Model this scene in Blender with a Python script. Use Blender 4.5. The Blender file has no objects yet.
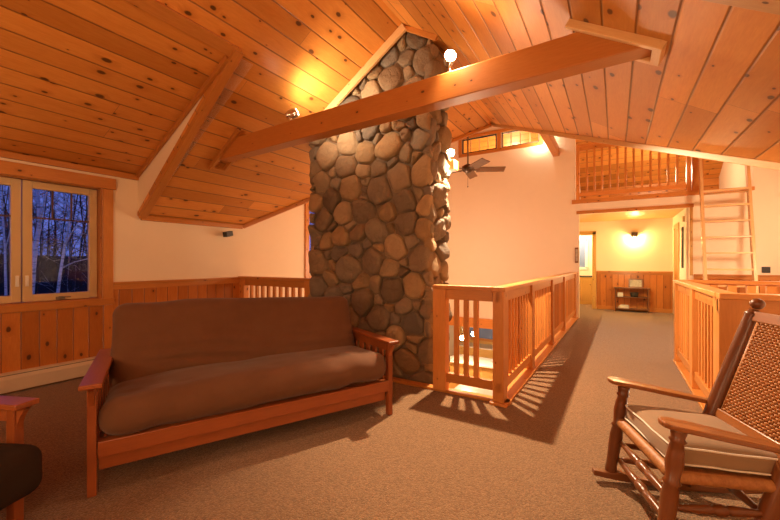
import bpy, math, random
from mathutils import Vector, Matrix, noise
random.seed(7)
C = bpy.context.scene.collection
R = math.radians
PI = math.pi

# ------------------------------------------------------------------ helpers
class MB:
    """collects boxes, tubes, lathes and loose faces and links them as ONE mesh object"""
    def __init__(self):
        self.v = []; self.f = []; self.uv = []; self.col = []; self.sm = []
    def face(self, pts, uvs=None, col=None, smooth=False):
        n = len(self.v)
        self.v += [tuple(p) for p in pts]
        self.f.append(tuple(range(n, n + len(pts))))
        self.uv.append(uvs or [(0, 0)] * len(pts)); self.col.append(col); self.sm.append(smooth)
    def box(self, c, s, M=None):
        """c centre, s full sizes; uv v runs along the longest side"""
        hx, hy, hz = s[0] / 2, s[1] / 2, s[2] / 2
        ax = max(range(3), key=lambda i: s[i])
        ou, ov = random.uniform(0, 40), random.uniform(0, 40)
        c = Vector(c)
        def P(x, y, z):
            p = Vector((x * hx, y * hy, z * hz))
            if M is not None: p = M @ p
            return p + c
        n = len(self.v)
        cs = [(x, y, z) for x in (-1, 1) for y in (-1, 1) for z in (-1, 1)]
        self.v += [tuple(P(*q)) for q in cs]
        for fc in ((0, 1, 3, 2), (4, 6, 7, 5), (0, 4, 5, 1), (2, 3, 7, 6), (0, 2, 6, 4), (1, 5, 7, 3)):
            self.f.append(tuple(n + i for i in fc))
            loc = [(cs[i][0] * hx, cs[i][1] * hy, cs[i][2] * hz) for i in fc]
            rng = [max(l[k] for l in loc) - min(l[k] for l in loc) for k in range(3)]
            fl = min(range(3), key=lambda k: rng[k])
            two = [k for k in range(3) if k != fl]
            if ax in two:
                vv = ax; uu = two[0] if two[1] == ax else two[1]
            else:
                uu, vv = two
            self.uv.append([(l[uu] + ou + fl * 3.3, l[vv] + ov) for l in loc])
            self.col.append(None); self.sm.append(False)
        return self
    def bar(self, a, b, w, t, up=(0, 0, 1)):
        """box from a to b; w across (perpendicular to up), t along up"""
        a, b = Vector(a), Vector(b)
        d = (b - a); L = d.length; d.normalize()
        x = d.cross(Vector(up)).normalized(); z = x.cross(d).normalized()
        M = Matrix((x, d, z)).transposed()
        return self.box((a + b) / 2, (w, L, t), M)
    def tube(self, pts, rad, n=12, cap=True, flat=None):
        pts = [Vector(p) for p in pts]
        if not hasattr(rad, '__len__'): rad = [rad] * len(pts)
        base = len(self.v); vl = 0
        ou = random.uniform(0, 40)
        prev = None
        lens = []
        for i, p in enumerate(pts):
            d = (pts[min(i + 1, len(pts) - 1)] - pts[max(i - 1, 0)]).normalized()
            if prev is None:
                r = Vector((0, 0, 1)) if abs(d.z) < .9 else Vector((1, 0, 0))
                x = d.cross(r).normalized()
            else:
                x = (prev - d * prev.dot(d)).normalized()
            prev = x; y = d.cross(x)
            if i: vl += (p - pts[i - 1]).length
            lens.append(vl)
            for k in range(n):
                a = 2 * PI * k / n
                self.v.append(tuple(p + (x * math.cos(a) + y * math.sin(a)) * rad[i]))
        for i in range(len(pts) - 1):
            for k in range(n):
                k2 = (k + 1) % n
                self.f.append((base + i * n + k, base + i * n + k2, base + (i + 1) * n + k2, base + (i + 1) * n + k))
                r = max(rad[i], .004) * 2 * PI / n
                self.uv.append([(ou + k * r, lens[i]), (ou + (k + 1) * r, lens[i]), (ou + (k + 1) * r, lens[i + 1]), (ou + k * r, lens[i + 1])])
                self.col.append(None); self.sm.append(True)
        if cap:
            self.f.append(tuple(base + k for k in reversed(range(n)))); self.uv.append([(ou, 0)] * n); self.col.append(None); self.sm.append(False)
            e = base + (len(pts) - 1) * n
            self.f.append(tuple(e + k for k in range(n))); self.uv.append([(ou, 0)] * n); self.col.append(None); self.sm.append(False)
        return self
    def turned(self, a, b, prof, n=14):
        """lathe along a..b, prof = [(t 0..1, radius)]"""
        a, b = Vector(a), Vector(b)
        return self.tube([a + (b - a) * t for t, r in prof], [r for t, r in prof], n)
    def ball(self, c, r, n=14, sz=1.0):
        c = Vector(c); m = n // 2 + 1
        pts = []; rr = []
        for i in range(m + 1):
            a = PI * i / m
            pts.append(c + Vector((0, 0, -math.cos(a) * r * sz))); rr.append(max(math.sin(a) * r, .0005))
        return self.tube(pts, rr, n)
    def build(self, name, mat, parent=None, world=False, bevel=0, solid=0, smooth_angle=None):
        me = bpy.data.meshes.new(name)
        vs = self.v
        if world and parent is not None:
            iv = MATS_INV(parent)
            vs = [tuple(iv @ Vector(p)) for p in vs]
        me.from_pydata(vs, [], self.f)
        ul = me.uv_layers.new(name='UVMap')
        i = 0
        for u in self.uv:
            for q in u:
                ul.data[i].uv = q; i += 1
        if any(c is not None for c in self.col):
            ca = me.color_attributes.new('tint', 'FLOAT_COLOR', 'CORNER'); i = 0
            for f, c in zip(self.f, self.col):
                for _ in f:
                    ca.data[i].color = (*(c or (.5, .5, .5)), 1); i += 1
        me.polygons.foreach_set('use_smooth', self.sm)
        me.materials.append(mat)
        me.update()
        o = bpy.data.objects.new(name, me); C.objects.link(o)
        if parent is not None: o.parent = parent
        if solid:
            m = o.modifiers.new('Solidify', 'SOLIDIFY'); m.thickness = solid; m.offset = -1
        if bevel:
            m = o.modifiers.new('Bevel', 'BEVEL'); m.width = bevel; m.segments = 2; m.limit_method = 'ANGLE'
            m.angle_limit = R(40)
        return o

def MATS_INV(p):
    M = Matrix.Translation(p.location) @ p.rotation_euler.to_matrix().to_4x4()
    return M.inverted()

def thing(name, label, cat, loc=(0, 0, 0), rz=0, group=None):
    o = bpy.data.objects.new(name, None); C.objects.link(o)
    o.location = loc; o.rotation_euler = (0, 0, rz); o.empty_display_size = .05
    return tag(o, label, cat, group)
def tag(o, label, cat, group=None):
    o['label'] = label; o['category'] = cat
    if group: o['group'] = group
    return o
def struct(o):
    o['kind'] = 'structure'; return o
def dup(root, loc=None, rz=None, label=None):
    r = root.copy(); C.objects.link(r)
    if loc is not None: r.location = loc
    if rz is not None: r.rotation_euler = (0, 0, rz)
    if label: r['label'] = label
    for ch in list(root.children):
        c = ch.copy(); C.objects.link(c); c.parent = r
        for g in list(ch.children):
            d = g.copy(); C.objects.link(d); d.parent = c
    return r

# ------------------------------------------------------------------ materials
class NT:
    def __init__(self, name):
        self.m = bpy.data.materials.new(name); self.m.use_nodes = True
        self.t = self.m.node_tree; self.t.nodes.clear()
        self.out = self.n('ShaderNodeOutputMaterial')
    def n(self, typ, **kw):
        o = self.t.nodes.new(typ)
        for k, v in kw.items(): setattr(o, k, v)
        return o
    def l(self, a, b): self.t.links.new(a, b)
    def math(self, op, a, b=None, c=None):
        o = self.n('ShaderNodeMath', operation=op)
        for i, x in enumerate((a, b, c)):
            if x is None: continue
            if isinstance(x, (int, float)): o.inputs[i].default_value = x
            else: self.l(x, o.inputs[i])
        return o.outputs[0]
    def mix(self, fac, a, b, blend='MIX'):
        o = self.n('ShaderNodeMix', data_type='RGBA', blend_type=blend)
        for k, x in ((0, fac), (6, a), (7, b)):
            if isinstance(x, (int, float)): o.inputs[k].default_value = x
            elif isinstance(x, tuple): o.inputs[k].default_value = (*x, 1) if len(x) == 3 else x
            else: self.l(x, o.inputs[k])
        return o.outputs[2]
    def ramp(self, fac, stops):
        o = self.n('ShaderNodeValToRGB'); self.l(fac, o.inputs[0])
        e = o.color_ramp.elements
        while len(e) < len(stops): e.new(.5)
        for i, (p, c) in enumerate(stops):
            e[i].position = p; e[i].color = (*c, 1) if len(c) == 3 else c
        return o.outputs[0]
    def noise(self, vec, scale, detail=3, rough=.5, dist=0, dim='3D'):
        o = self.n('ShaderNodeTexNoise', noise_dimensions=dim)
        o.inputs['Scale'].default_value = scale; o.inputs['Detail'].default_value = detail
        o.inputs['Roughness'].default_value = rough; o.inputs['Distortion'].default_value = dist
        if vec is not None: self.l(vec, o.inputs['Vector'])
        return o.outputs[0]
    def bsdf(self, col, rough=.5, spec=.4, bump=None, strength=.2, dist=.01, metal=0, **kw):
        b = self.n('ShaderNodeBsdfPrincipled')
        for k, x in (('Base Color', col), ('Roughness', rough), ('Specular IOR Level', spec), ('Metallic', metal)):
            if isinstance(x, (int, float)): b.inputs[k].default_value = x
            elif isinstance(x, tuple): b.inputs[k].default_value = (*x, 1)
            else: self.l(x, b.inputs[k])
        for k, x in kw.items(): b.inputs[k].default_value = x
        if bump is not None:
            bp = self.n('ShaderNodeBump'); bp.inputs['Strength'].default_value = strength
            bp.inputs['Distance'].default_value = dist
            self.l(bump, bp.inputs['Height']); self.l(bp.outputs[0], b.inputs['Normal'])
        self.l(b.outputs[0], self.out.inputs[0])
        return self.m

def pine(name, light, mid, dark, board=None, length=3.2, knots=1.0, rough=.38, groove=.012, coat=.15):
    """knotty tongue and groove pine; uv in metres: u across the boards, v along the grain"""
    t = NT(name)
    uv = t.n('ShaderNodeUVMap'); s = t.n('ShaderNodeSeparateXYZ'); t.l(uv.outputs[0], s.inputs[0])
    u, v = s.outputs[0], s.outputs[1]
    oi = t.n('ShaderNodeObjectInfo')
    if board:
        q = t.math('DIVIDE', u, board); idx = t.math('FLOOR', q); fr = t.math('FRACT', q)
        wn = t.n('ShaderNodeTexWhiteNoise', noise_dimensions='1D'); t.l(idx, wn.inputs['W'])
        off = t.math('MULTIPLY', wn.outputs[0], 17.0)
        v2 = t.math('ADD', v, off)
        vi = t.math('FLOOR', t.math('DIVIDE', v2, length)); vf = t.math('FRACT', t.math('DIVIDE', v2, length))
        cid = t.math('ADD', t.math('MULTIPLY', idx, 13.7), t.math('MULTIPLY', vi, 3.1))
        e = t.math('MINIMUM', fr, t.math('SUBTRACT', 1.0, fr))          # 0 at the joint
        g1 = t.n('ShaderNodeMapRange'); g1.inputs[1].default_value = 0; g1.inputs[2].default_value = groove / board
        t.l(e, g1.inputs[0])
        e2 = t.math('MINIMUM', vf, t.math('SUBTRACT', 1.0, vf))
        g2 = t.n('ShaderNodeMapRange'); g2.inputs[1].default_value = 0; g2.inputs[2].default_value = .0025 / length
        t.l(e2, g2.inputs[0])
        gro = t.math('MULTIPLY', g1.outputs[0], g2.outputs[0])
    else:
        v2 = v; cid = t.math('MULTIPLY', oi.outputs['Random'], 91.0); gro = None
    wc = t.n('ShaderNodeTexWhiteNoise', noise_dimensions='1D'); t.l(cid, wc.inputs['W'])
    cb = t.n('ShaderNodeCombineXYZ')
    t.l(u, cb.inputs[0]); t.l(t.math('MULTIPLY', v2, .11), cb.inputs[1]); t.l(t.math('MULTIPLY', cid, .37), cb.inputs[2])
    # knots: stretched cells, only some of them carry one
    kv = t.n('ShaderNodeCombineXYZ')
    t.l(t.math('MULTIPLY', u, 7.0), kv.inputs[0]); t.l(t.math('ADD', t.math('MULTIPLY', v2, 4.3), t.math('MULTIPLY', cid, 1.7)), kv.inputs[1])
    vo = t.n('ShaderNodeTexVoronoi', voronoi_dimensions='2D'); vo.inputs['Scale'].default_value = 1
    vo.inputs['Randomness'].default_value = .9
    t.l(kv.outputs[0], vo.inputs['Vector'])
    sc = t.n('ShaderNodeSeparateColor'); t.l(vo.outputs['Color'], sc.inputs[0])
    size = t.math('MULTIPLY', t.math('MAXIMUM', t.math('SUBTRACT', sc.outputs[0], .58), 0.0), .33 * knots)
    nz = t.noise(kv.outputs[0], 5, 2)
    dd = t.math('ADD', vo.outputs['Distance'], t.math('MULTIPLY', t.math('SUBTRACT', nz, .5), .06))
    rat = t.math('DIVIDE', dd, t.math('ADD', size, .0001))
    kn = t.n('ShaderNodeMapRange', interpolation_type='SMOOTHSTEP'); kn.inputs[1].default_value = .7; kn.inputs[2].default_value = 1.25
    kn.inputs[3].default_value = 1; kn.inputs[4].default_value = 0; t.l(rat, kn.inputs[0])
    halo = t.n('ShaderNodeMapRange', interpolation_type='SMOOTHSTEP'); halo.inputs[1].default_value = .8; halo.inputs[2].default_value = 4.0
    halo.inputs[3].default_value = 1; halo.inputs[4].default_value = 0; t.l(rat, halo.inputs[0])
    warp = t.n('ShaderNodeVectorMath', operation='ADD'); t.l(cb.outputs[0], warp.inputs[0])
    hv = t.n('ShaderNodeCombineXYZ'); t.l(t.math('MULTIPLY', halo.outputs[0], .03), hv.inputs[0]); t.l(hv.outputs[0], warp.inputs[1])
    gn = t.noise(warp.outputs[0], 95, 4, .6, .3)
    broad = t.noise(warp.outputs[0], 14, 3, .55, 1.2)
    base = t.mix(broad, light, mid)
    base = t.mix(t.math('MULTIPLY', gn, .55), base, dark)
    tone = t.ramp(wc.outputs[0], [(0, (.78, .72, .64)), (.5, (.97, .95, .92)), (1, (1.14, 1.14, 1.14))])
    base = t.mix(1.0, base, tone, 'MULTIPLY')
    base = t.mix(t.math('MULTIPLY', halo.outputs[0], .35), base, dark)
    base = t.mix(t.math('MULTIPLY', kn.outputs[0], .9), base, (.075, .026, .008))
    if gro is not None:
        base = t.mix(t.math('MULTIPLY', t.math('SUBTRACT', 1.0, gro), .78), base, (.08, .028, .008))  # shade inside the V grooves painted into the board colour
        bump = t.math('ADD', t.math('MULTIPLY', gro, 1.0), t.math('MULTIPLY', gn, .04))
        return t.bsdf(base, rough, .35, bump, .5, .012, **{'Coat Weight': coat, 'Coat Roughness': .3})
    return t.bsdf(base, rough, .35, gn, .06, .004, **{'Coat Weight': coat, 'Coat Roughness': .3})

def plain(name, col, rough=.5, spec=.4, metal=0, var=.06, scale=12, bump=.0, **kw):
    t = NT(name); tc = t.n('ShaderNodeTexCoord')
    nz = t.noise(tc.outputs['Object'], scale, 4, .6)
    c = t.mix(nz, tuple(x * (1 - var) for x in col), tuple(min(1, x * (1 + var)) for x in col))
    return t.bsdf(c, rough, spec, nz if bump else None, bump, .01, metal, **kw)

def emit(name, col, strength):
    t = NT(name); e = t.n('ShaderNodeEmission'); e.inputs[0].default_value = (*col, 1); e.inputs[1].default_value = strength
    t.l(e.outputs[0], t.out.inputs[0]); return t.m

M = {}
PL, PM, PD = (.78, .375, .092), (.68, .265, .048), (.40, .105, .014)
M['ceil'] = pine('ceiling_pine', PL, PM, PD, board=.185, length=3.6, knots=1.1, groove=.010, coat=.05)
M['wains'] = pine('wainscot_pine', (.66, .26, .055), (.55, .185, .032), (.28, .065, .010), board=.135, length=40, knots=.9, groove=.007)
M['trim'] = pine('trim_pine', (.68, .30, .075), (.58, .23, .048), (.32, .095, .016), knots=.55)
M['pale'] = pine('pale_trim_pine', (.80, .54, .27), (.70, .43, .18), (.45, .2, .06), knots=.4)
M['beam'] = pine('beam_fir', (.72, .30, .075), (.62, .235, .050), (.36, .10, .018), knots=.5)
M['baluster'] = pine('baluster_pine', (.72, .32, .085), (.62, .245, .055), (.36, .11, .02), knots=.25)
M['rail'] = pine('railing_pine', (.72, .32, .085), (.62, .245, .055), (.36, .11, .02), knots=.6)
M['futon'] = pine('futon_wood', (.36, .105, .03), (.29, .075, .02), (.15, .034, .009), knots=0, rough=.32)
M['rocker'] = pine('rocker_wood', (.21, .070, .019), (.155, .046, .012), (.07, .019, .006), knots=.2, rough=.3, coat=.2)
M['arm'] = pine('rocker_arm_wood', (.31, .115, .028), (.24, .08, .019), (.12, .034, .008), knots=0, rough=.28, coat=.3)
M['console'] = pine('console_wood', (.25, .10, .035), (.2, .075, .025), (.1, .035, .012), knots=0)
M['lightwood'] = pine('honey_wood', (.76, .50, .17), (.66, .4, .11), (.42, .2, .05), knots=.4)
M['wall'] = plain('cream_plaster', (.86, .73, .55), .85, .2, var=.025, scale=6, bump=.03)
M['cream'] = plain('cream_enamel', (.60, .43, .22), .45, .4, var=.03)
M['heat'] = plain('heater_enamel', (.62, .50, .36), .5, .4, var=.04)
M['dark'] = plain('black_metal', (.018, .016, .015), .4, .5, var=.2)
M['grille'] = plain('heater_slot', (.20, .16, .12), .6, .3, var=.2)
M['chrome'] = plain('chrome', (.75, .74, .72), .18, .5, 1.0)
M['bronze'] = plain('fan_bronze', (.10, .055, .032), .4, .5, .5, var=.2)
M['blade'] = plain('fan_blade', (.16, .075, .035), .5, .4, var=.2)
M['white'] = plain('white_ceramic', (.80, .76, .68), .35, .5)
M['counter'] = plain('counter_top', (.72, .66, .56), .25, .5)
M['steel'] = plain('black_stone', (.05, .045, .04), .25, .5)
M['paper'] = plain('paper_stack', (.75, .70, .60), .8, .2, scale=60)
M['towel'] = plain('blue_towel', (.18, .24, .42), .95, .1, scale=40, bump=.3)
M['pic'] = plain('picture_print', (.42, .38, .30), .5, .4, var=.6, scale=22)
M['bark'] = None
M['bulb'] = emit('warm_bulb', (1, .80, .52), 90)
M['halo'] = emit('spot_lamp_face', (1, .86, .64), 140)
M['sconce'] = emit('sconce_glow', (1, .78, .36), 14)

def birch():
    t = NT('birch_bark'); tc = t.n('ShaderNodeTexCoord')
    mp = t.n('ShaderNodeMapping'); mp.inputs['Scale'].default_value = (2, 2, 14); t.l(tc.outputs['Object'], mp.inputs[0])
    nz = t.noise(mp.outputs[0], 2.5, 4, .6)
    return t.bsdf(t.ramp(nz, [(.36, (.05, .05, .05)), (.46, (.72, .74, .76)), (1, (.85, .86, .88))]), .8, .2)
M['bark'] = birch()
M['twig'] = plain('twig_bark', (.055, .05, .05), .9, .1)
M['palebark'] = plain('pale_twig_bark', (.36, .36, .38), .9, .1)
M['scrub'] = plain('dark_undergrowth', (.035, .032, .032), .95, .1, var=.5, scale=2)

def carpet():
    t = NT('berber_carpet'); tc = t.n('ShaderNodeTexCoord')
    vo = t.n('ShaderNodeTexVoronoi'); vo.inputs['Scale'].default_value = 130; t.l(tc.outputs['Object'], vo.inputs['Vector'])
    sc = t.n('ShaderNodeSeparateColor'); t.l(vo.outputs['Color'], sc.inputs[0])
    big = t.noise(tc.outputs['Object'], 1.7, 4, .6)
    c = t.ramp(sc.outputs[0], [(0, (.150, .078, .033)), (.5, (.245, .135, .061)), (1, (.33, .192, .094))])
    c = t.mix(t.math('MULTIPLY', vo.outputs['Distance'], .6), c, (.12, .07, .04))
    c = t.mix(t.math('MULTIPLY', big, .25), c, (.24, .138, .070))
    h = t.math('SUBTRACT', 1.0, vo.outputs['Distance'])
    return t.bsdf(c, .95, .08, h, .55, .012, **{'Sheen Weight': .2})
M['carpet'] = carpet()

def suede(name, a, b, sheen=.12):
    t = NT(name); tc = t.n('ShaderNodeTexCoord')
    nz = t.noise(tc.outputs['Object'], 5, 5, .65); fine = t.noise(tc.outputs['Object'], 260, 2)
    c = t.mix(nz, a, b)
    return t.bsdf(c, .9, .12, fine, .12, .003, **{'Sheen Weight': sheen, 'Sheen Roughness': .5})
M['suede'] = suede('brown_suede', (.105, .046, .022), (.155, .070, .035))
M['black'] = suede('charcoal_suede', (.020, .011, .007), (.030, .017, .011), 0)
M['canvas'] = suede('taupe_canvas', (.25, .150, .082), (.31, .195, .11))
M['piping'] = plain('white_piping', (.72, .63, .52), .8, .2)

def stone():
    t = NT('fieldstone'); at = t.n('ShaderNodeAttribute', attribute_name='tint'); tc = t.n('ShaderNodeTexCoord')
    n1 = t.noise(tc.outputs['Object'], 11, 6, .7, .6); n2 = t.noise(tc.outputs['Object'], 60, 5, .7)
    c = t.mix(t.math('MULTIPLY', n1, .7), at.outputs[0], t.mix(1.0, at.outputs[0], (.38, .33, .28), 'MULTIPLY'))
    c = t.mix(t.math('MULTIPLY', n2, .45), c, t.mix(1.0, c, (.45, .4, .36), 'MULTIPLY'))
    h = t.math('ADD', n1, t.math('MULTIPLY', n2, .4))
    return t.bsdf(c, .85, .2, h, .9, .035)
M['stone'] = stone()
M['mortar'] = plain('mortar', (.25, .18, .12), .95, .1, var=.3, scale=30, bump=.5)

def wicker():
    t = NT('woven_cane'); oi = t.n('ShaderNodeTexCoord')
    nz = t.noise(oi.outputs['Object'], 42, 4, .7)
    c = t.ramp(nz, [(.25, (.22, .08, .022)), (.55, (.38, .155, .048)), (.85, (.46, .21, .07))])
    return t.bsdf(c, .5, .35, nz, .15, .004)
M['cane'] = wicker()
def glass():
    t = NT('window_pane')
    a = t.n('ShaderNodeBsdfTransparent'); b = t.n('ShaderNodeBsdfGlossy'); b.inputs['Roughness'].default_value = .02
    fr = t.n('ShaderNodeFresnel'); fr.inputs[0].default_value = 1.25
    m = t.n('ShaderNodeMixShader'); t.l(fr.outputs[0], m.inputs[0]); t.l(a.outputs[0], m.inputs[1]); t.l(b.outputs[0], m.inputs[2])
    t.l(m.outputs[0], t.out.inputs[0]); return t.m
M['glass'] = glass()

# ------------------------------------------------------------------ the place (metres)
RX, RZ = -1.87, 3.72                   # main ridge runs along Y at this X, at this height
def zl(x): return 4.88 + .62 * x       # left slope
def zr(x): return 2.56 - .62 * x       # right slope
XL, XR = -4.95, 1.25                   # side walls of the near loft room
YB = -2.4                              # wall behind
VL, VR, VP_ = (-4.95, 3.65, zl(-4.95)), (1.21, 3.44, zr(1.21)), (RX, 6.52, RZ)
YF, ZLOW = 9.1, -2.6                   # far wall, floor of the great room below
LFT = -.78                             # walkway edges
RGT = .68

def planar(name, pts, mat, ufun, thick=.04, up=True):
    """one flat polygon of boards with uv from ufun, thickened away from the room"""
    mb = MB()
    if up: pts = list(pts)
    mb.face(pts, [ufun(p) for p in pts])
    o = mb.build(name, mat)
    n = o.data.polygons[0].normal
    m = o.modifiers.new('Solidify', 'SOLIDIFY'); m.thickness = thick
    m.offset = 1 if n.z > 0 else -1
    return struct(o)

# --- ceilings
sl = math.sqrt(1 + .62 ** 2)
L = lambda x, y: (x, y, zl(x))
Rr = lambda x, y: (x, y, zr(x))
planar('ceiling_left', [L(RX, YB), L(-2.905, YB), L(-2.905, 2.0), L(XL, 2.17), VL, L(RX, 6.52)], M['ceil'], lambda p: ((p[0] + 20) * sl, p[1]))
planar('ceiling_right', [Rr(RX, YB), Rr(RX, 6.52), VR, Rr(1.25, 3.42), Rr(1.25, 1.86), Rr(-.79, 1.86), Rr(-.79, YB)], M['ceil'], lambda p: ((p[0] + 20.03) * sl, p[1] + 7))
dz = lambda x: 3.075 + (x + 2.905) * .379
planar('ceiling_dormer_left', [(-2.905, YB, dz(-2.905)), (XL, YB, dz(XL)), (XL, 2.17, dz(XL)), (-2.905, 2.0, dz(-2.905))], M['ceil'], lambda p: ((p[0] + 20.06) * 1.075, p[1] + 3))
dzr = lambda x: 3.05 - (x + .79) * .375
planar('ceiling_dormer_right', [(-.79, YB, dzr(-.79)), (-.79, 1.86, dzr(-.79)), (XR, 1.86, dzr(XR)), (XR, YB, dzr(XR))], M['ceil'], lambda p: ((p[0] + 20.1) * 1.075, p[1] + 5))
pz = lambda y: -.322 + .62 * y
qz = lambda y: pz(8.9) - .62 * (y - 8.9)
mb = MB()
for tri in ([VL, (RX, 6.52, RZ), (-5.0, 8.9, pz(8.9))], [(RX, 6.52, RZ), (3, 8.9, pz(8.9)), (-5.0, 8.9, pz(8.9))], [(RX, 6.52, RZ), VR, (3, 8.9, pz(8.9))], [VR, (3, 3.44, pz(3.44)), (3, 8.9, pz(8.9))]):
    mb.face(tri, [(p[1] * sl, p[0]) for p in tri])
o = mb.build('ceiling_great_room', M['ceil']); struct(o)
planar('ceiling_great_room_far', [(-5, 8.9, qz(8.9)), (3, 8.9, qz(8.9)), (3, 13, qz(13)), (-5, 13, qz(13))], M['ceil'], lambda p: (p[1] * sl, p[0]))

# --- dormer cheeks (plaster wedge) and the wood edge of the main slope
def cheek(name, xa, xb, ya, y, za, zb, zc, th):
    mb = MB()
    a, b, c = (xa, ya, za), (xb, y, zb), (xb, y, zc)
    mb.face([a, b, c]); a2, b2, c2 = [(p[0], y + th, p[2]) for p in (a, b, c)]
    mb.face([a2, c2, b2]); mb.face([a, a2, b2, b]); mb.face([b, b2, c2, c]); mb.face([c, c2, a2, a])
    return struct(mb.build(name, M['wall']))
cheek('wall_dormer_cheek_left', -2.88, XL, 2.005, 2.175, zl(-2.88), dz(XL) + .02, zl(XL), .06)
cheek('wall_dormer_cheek_right', -.82, XR, 1.865, 1.865, zr(-.82), dzr(XR) + .02, zr(XR), .06)
T = []
def trimbar(a, b, w, t, up=(0, 0, 1), mat='trim', bevel=.004):
    mb = MB(); mb.bar(a, b, w, t, up); o = struct(mb.build('trim_%d' % (len(T) + 1), M[mat], bevel=bevel)); T.append(o); return o
nl = Vector((-.62, 0, 1)).normalized(); nr = Vector((.62, 0, 1)).normalized()
trimbar(Vector(L(-2.83, 2.035)) - nl * .02, Vector(L(-4.94, 2.215)) - nl * .02, .085, .05, nl)
trimbar(Vector((-2.905, 1.985, dz(-2.905) - .025)), Vector((XL, 2.155, dz(XL) - .025)), .03, .05, Vector((-.39, 0, 1)))
trimbar((-2.85, YB, zl(-2.85) - .015), (-2.85, 2.06, zl(-2.85) - .015), .11, .03, nl)
trimbar((XL + .02, YB, dz(XL) - .03), (XL + .02, 2.17, dz(XL) - .03), .035, .06)
trimbar((XL + .02, 2.2, zl(XL) - .02), (XL + .02, 3.62, zl(XL) - .02), .035, .06)
trimbar(Vector(Rr(-.87, 1.90)) - nr * .02, Vector(Rr(1.24, 1.90)) - nr * .02, .085, .05, nr, 'pale')
trimbar((-.85, YB, zr(-.85) - .015), (-.85, 1.94, zr(-.85) - .015), .13, .03, nr)
# valley boards
def vdown(v): return Vector((v[0], v[1], v[2] - .015))
trimbar(vdown(VP_), vdown(VR), .07, .05, (0, 0, 1), 'pale')
trimbar(vdown(VL), vdown(VP_), .07, .05)
# chimney trims
trimbar((-3.29, 3.29, zl(-3.29) - .055), (-1.85, 3.29, zl(-1.85) - .05), .035, .085, nl, 'pale')
trimbar((-1.86, 3.31, zr(-1.86) - .03), (-1.50, 3.31, zr(-1.50) - .03), .03, .05, nr)

# --- floor: near room, walkway, hall, far side of the stairwell
mb = MB()
def slab(x0, x1, y0, y1, z0=-.28, z1=0):
    mb.box(((x0 + x1) / 2, (y0 + y1) / 2, (z0 + z1) / 2), (x1 - x0, y1 - y0, z1 - z0))
slab(XL - .15, XR + .1, YB - .1, 3.30); slab(XL - .15, -3.30, 3.30, 3.66)
slab(-.84, RGT, 3.30, YF + .06); slab(RGT, 3.0, 5.8, YF + .06); slab(-5.0, 3.0, YF + .06, 13.0)
struct(mb.build('floor', M['carpet']))
mb = MB(); mb.box((-1, 8.2, ZLOW - .1), (8.4, 10, .2))
struct(mb.build('floor_great_room', M['lightwood']))

# --- walls
def wallbox(name, boxes, mat='wall'):
    mb = MB()
    for x0, x1, y0, y1, z0, z1 in boxes:
        mb.box(((x0 + x1) / 2, (y0 + y1) / 2, (z0 + z1) / 2), (x1 - x0, y1 - y0, z1 - z0))
    return struct(mb.build(name, M[mat]))
WY0, WY1, WZ0, WZ1 = .40, 1.81, .83, 2.09        # window opening
wallbox('wall_left', [(XL - .15, XL, YB, WY0, 0, 2.36), (XL - .15, XL, WY1, 2.19, 0, 2.36), (XL - .15, XL, 2.19, 3.65, 0, 1.86),
                      (XL - .15, XL, WY0, WY1, 0, WZ0), (XL - .15, XL, WY0, WY1, WZ1, 2.36)])
GY0, GY1, GZ0, GZ1 = 5.13, 7.4, .98, 2.95
GX = -5.0
mb = MB()
for a in ((3.65, GY0, ZLOW, None), (GY0, GY1, ZLOW, GZ0), (GY0, GY1, GZ1, None), (GY1, 8.9, ZLOW, None), (8.9, 13, ZLOW, None)):
    y0, y1, z0, z1 = a
    zt = lambda y: z1 if z1 is not None else (min(pz(y), qz(y)) + .05)
    p = [(GX, y0, z0), (GX, y1, z0), (GX, y1, zt(y1)), (GX, y0, zt(y0))]
    mb.face(p)
o = struct(mb.build('wall_great_room_left', M['wall']))
m = o.modifiers.new('Solidify', 'SOLIDIFY'); m.thickness = .12; m.offset = 1 if o.data.polygons[0].normal.x < 0 else -1
wallbox('wall_right', [(XR, XR + .12, YB, 3.44, 0, 2.36)])
wallbox('wall_stair', [(XR, 3.1, 3.40, 3.46, ZLOW, 1.83), (XR, XR + .1, 3.3, 3.44, ZLOW, 0), (RGT, XR, 3.24, 3.30, ZLOW, -.28)])
wallbox('wall_back', [(XL - .15, XR + .12, YB - .12, YB, 0, 3.8)])
mb = MB()
for y0, y1 in ((3.44, 8.9), (8.9, 13)):
    mb.face([(3.0, y0, ZLOW), (3.0, y1, ZLOW), (3.0, y1, min(pz(y1), qz(y1)) + .05), (3.0, y0, min(pz(y0), qz(y0)) + .05)])
o = struct(mb.build('wall_great_room_right', M['wall']))
wallbox('wall_under_loft', [(-5.0, LFT, 3.22, 3.30, ZLOW, -.28), (-5.0, -3.3, 3.58, 3.66, ZLOW, -.28), (LFT + .06, LFT + .14, 3.3, 9.1, ZLOW, -.28)])
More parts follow.
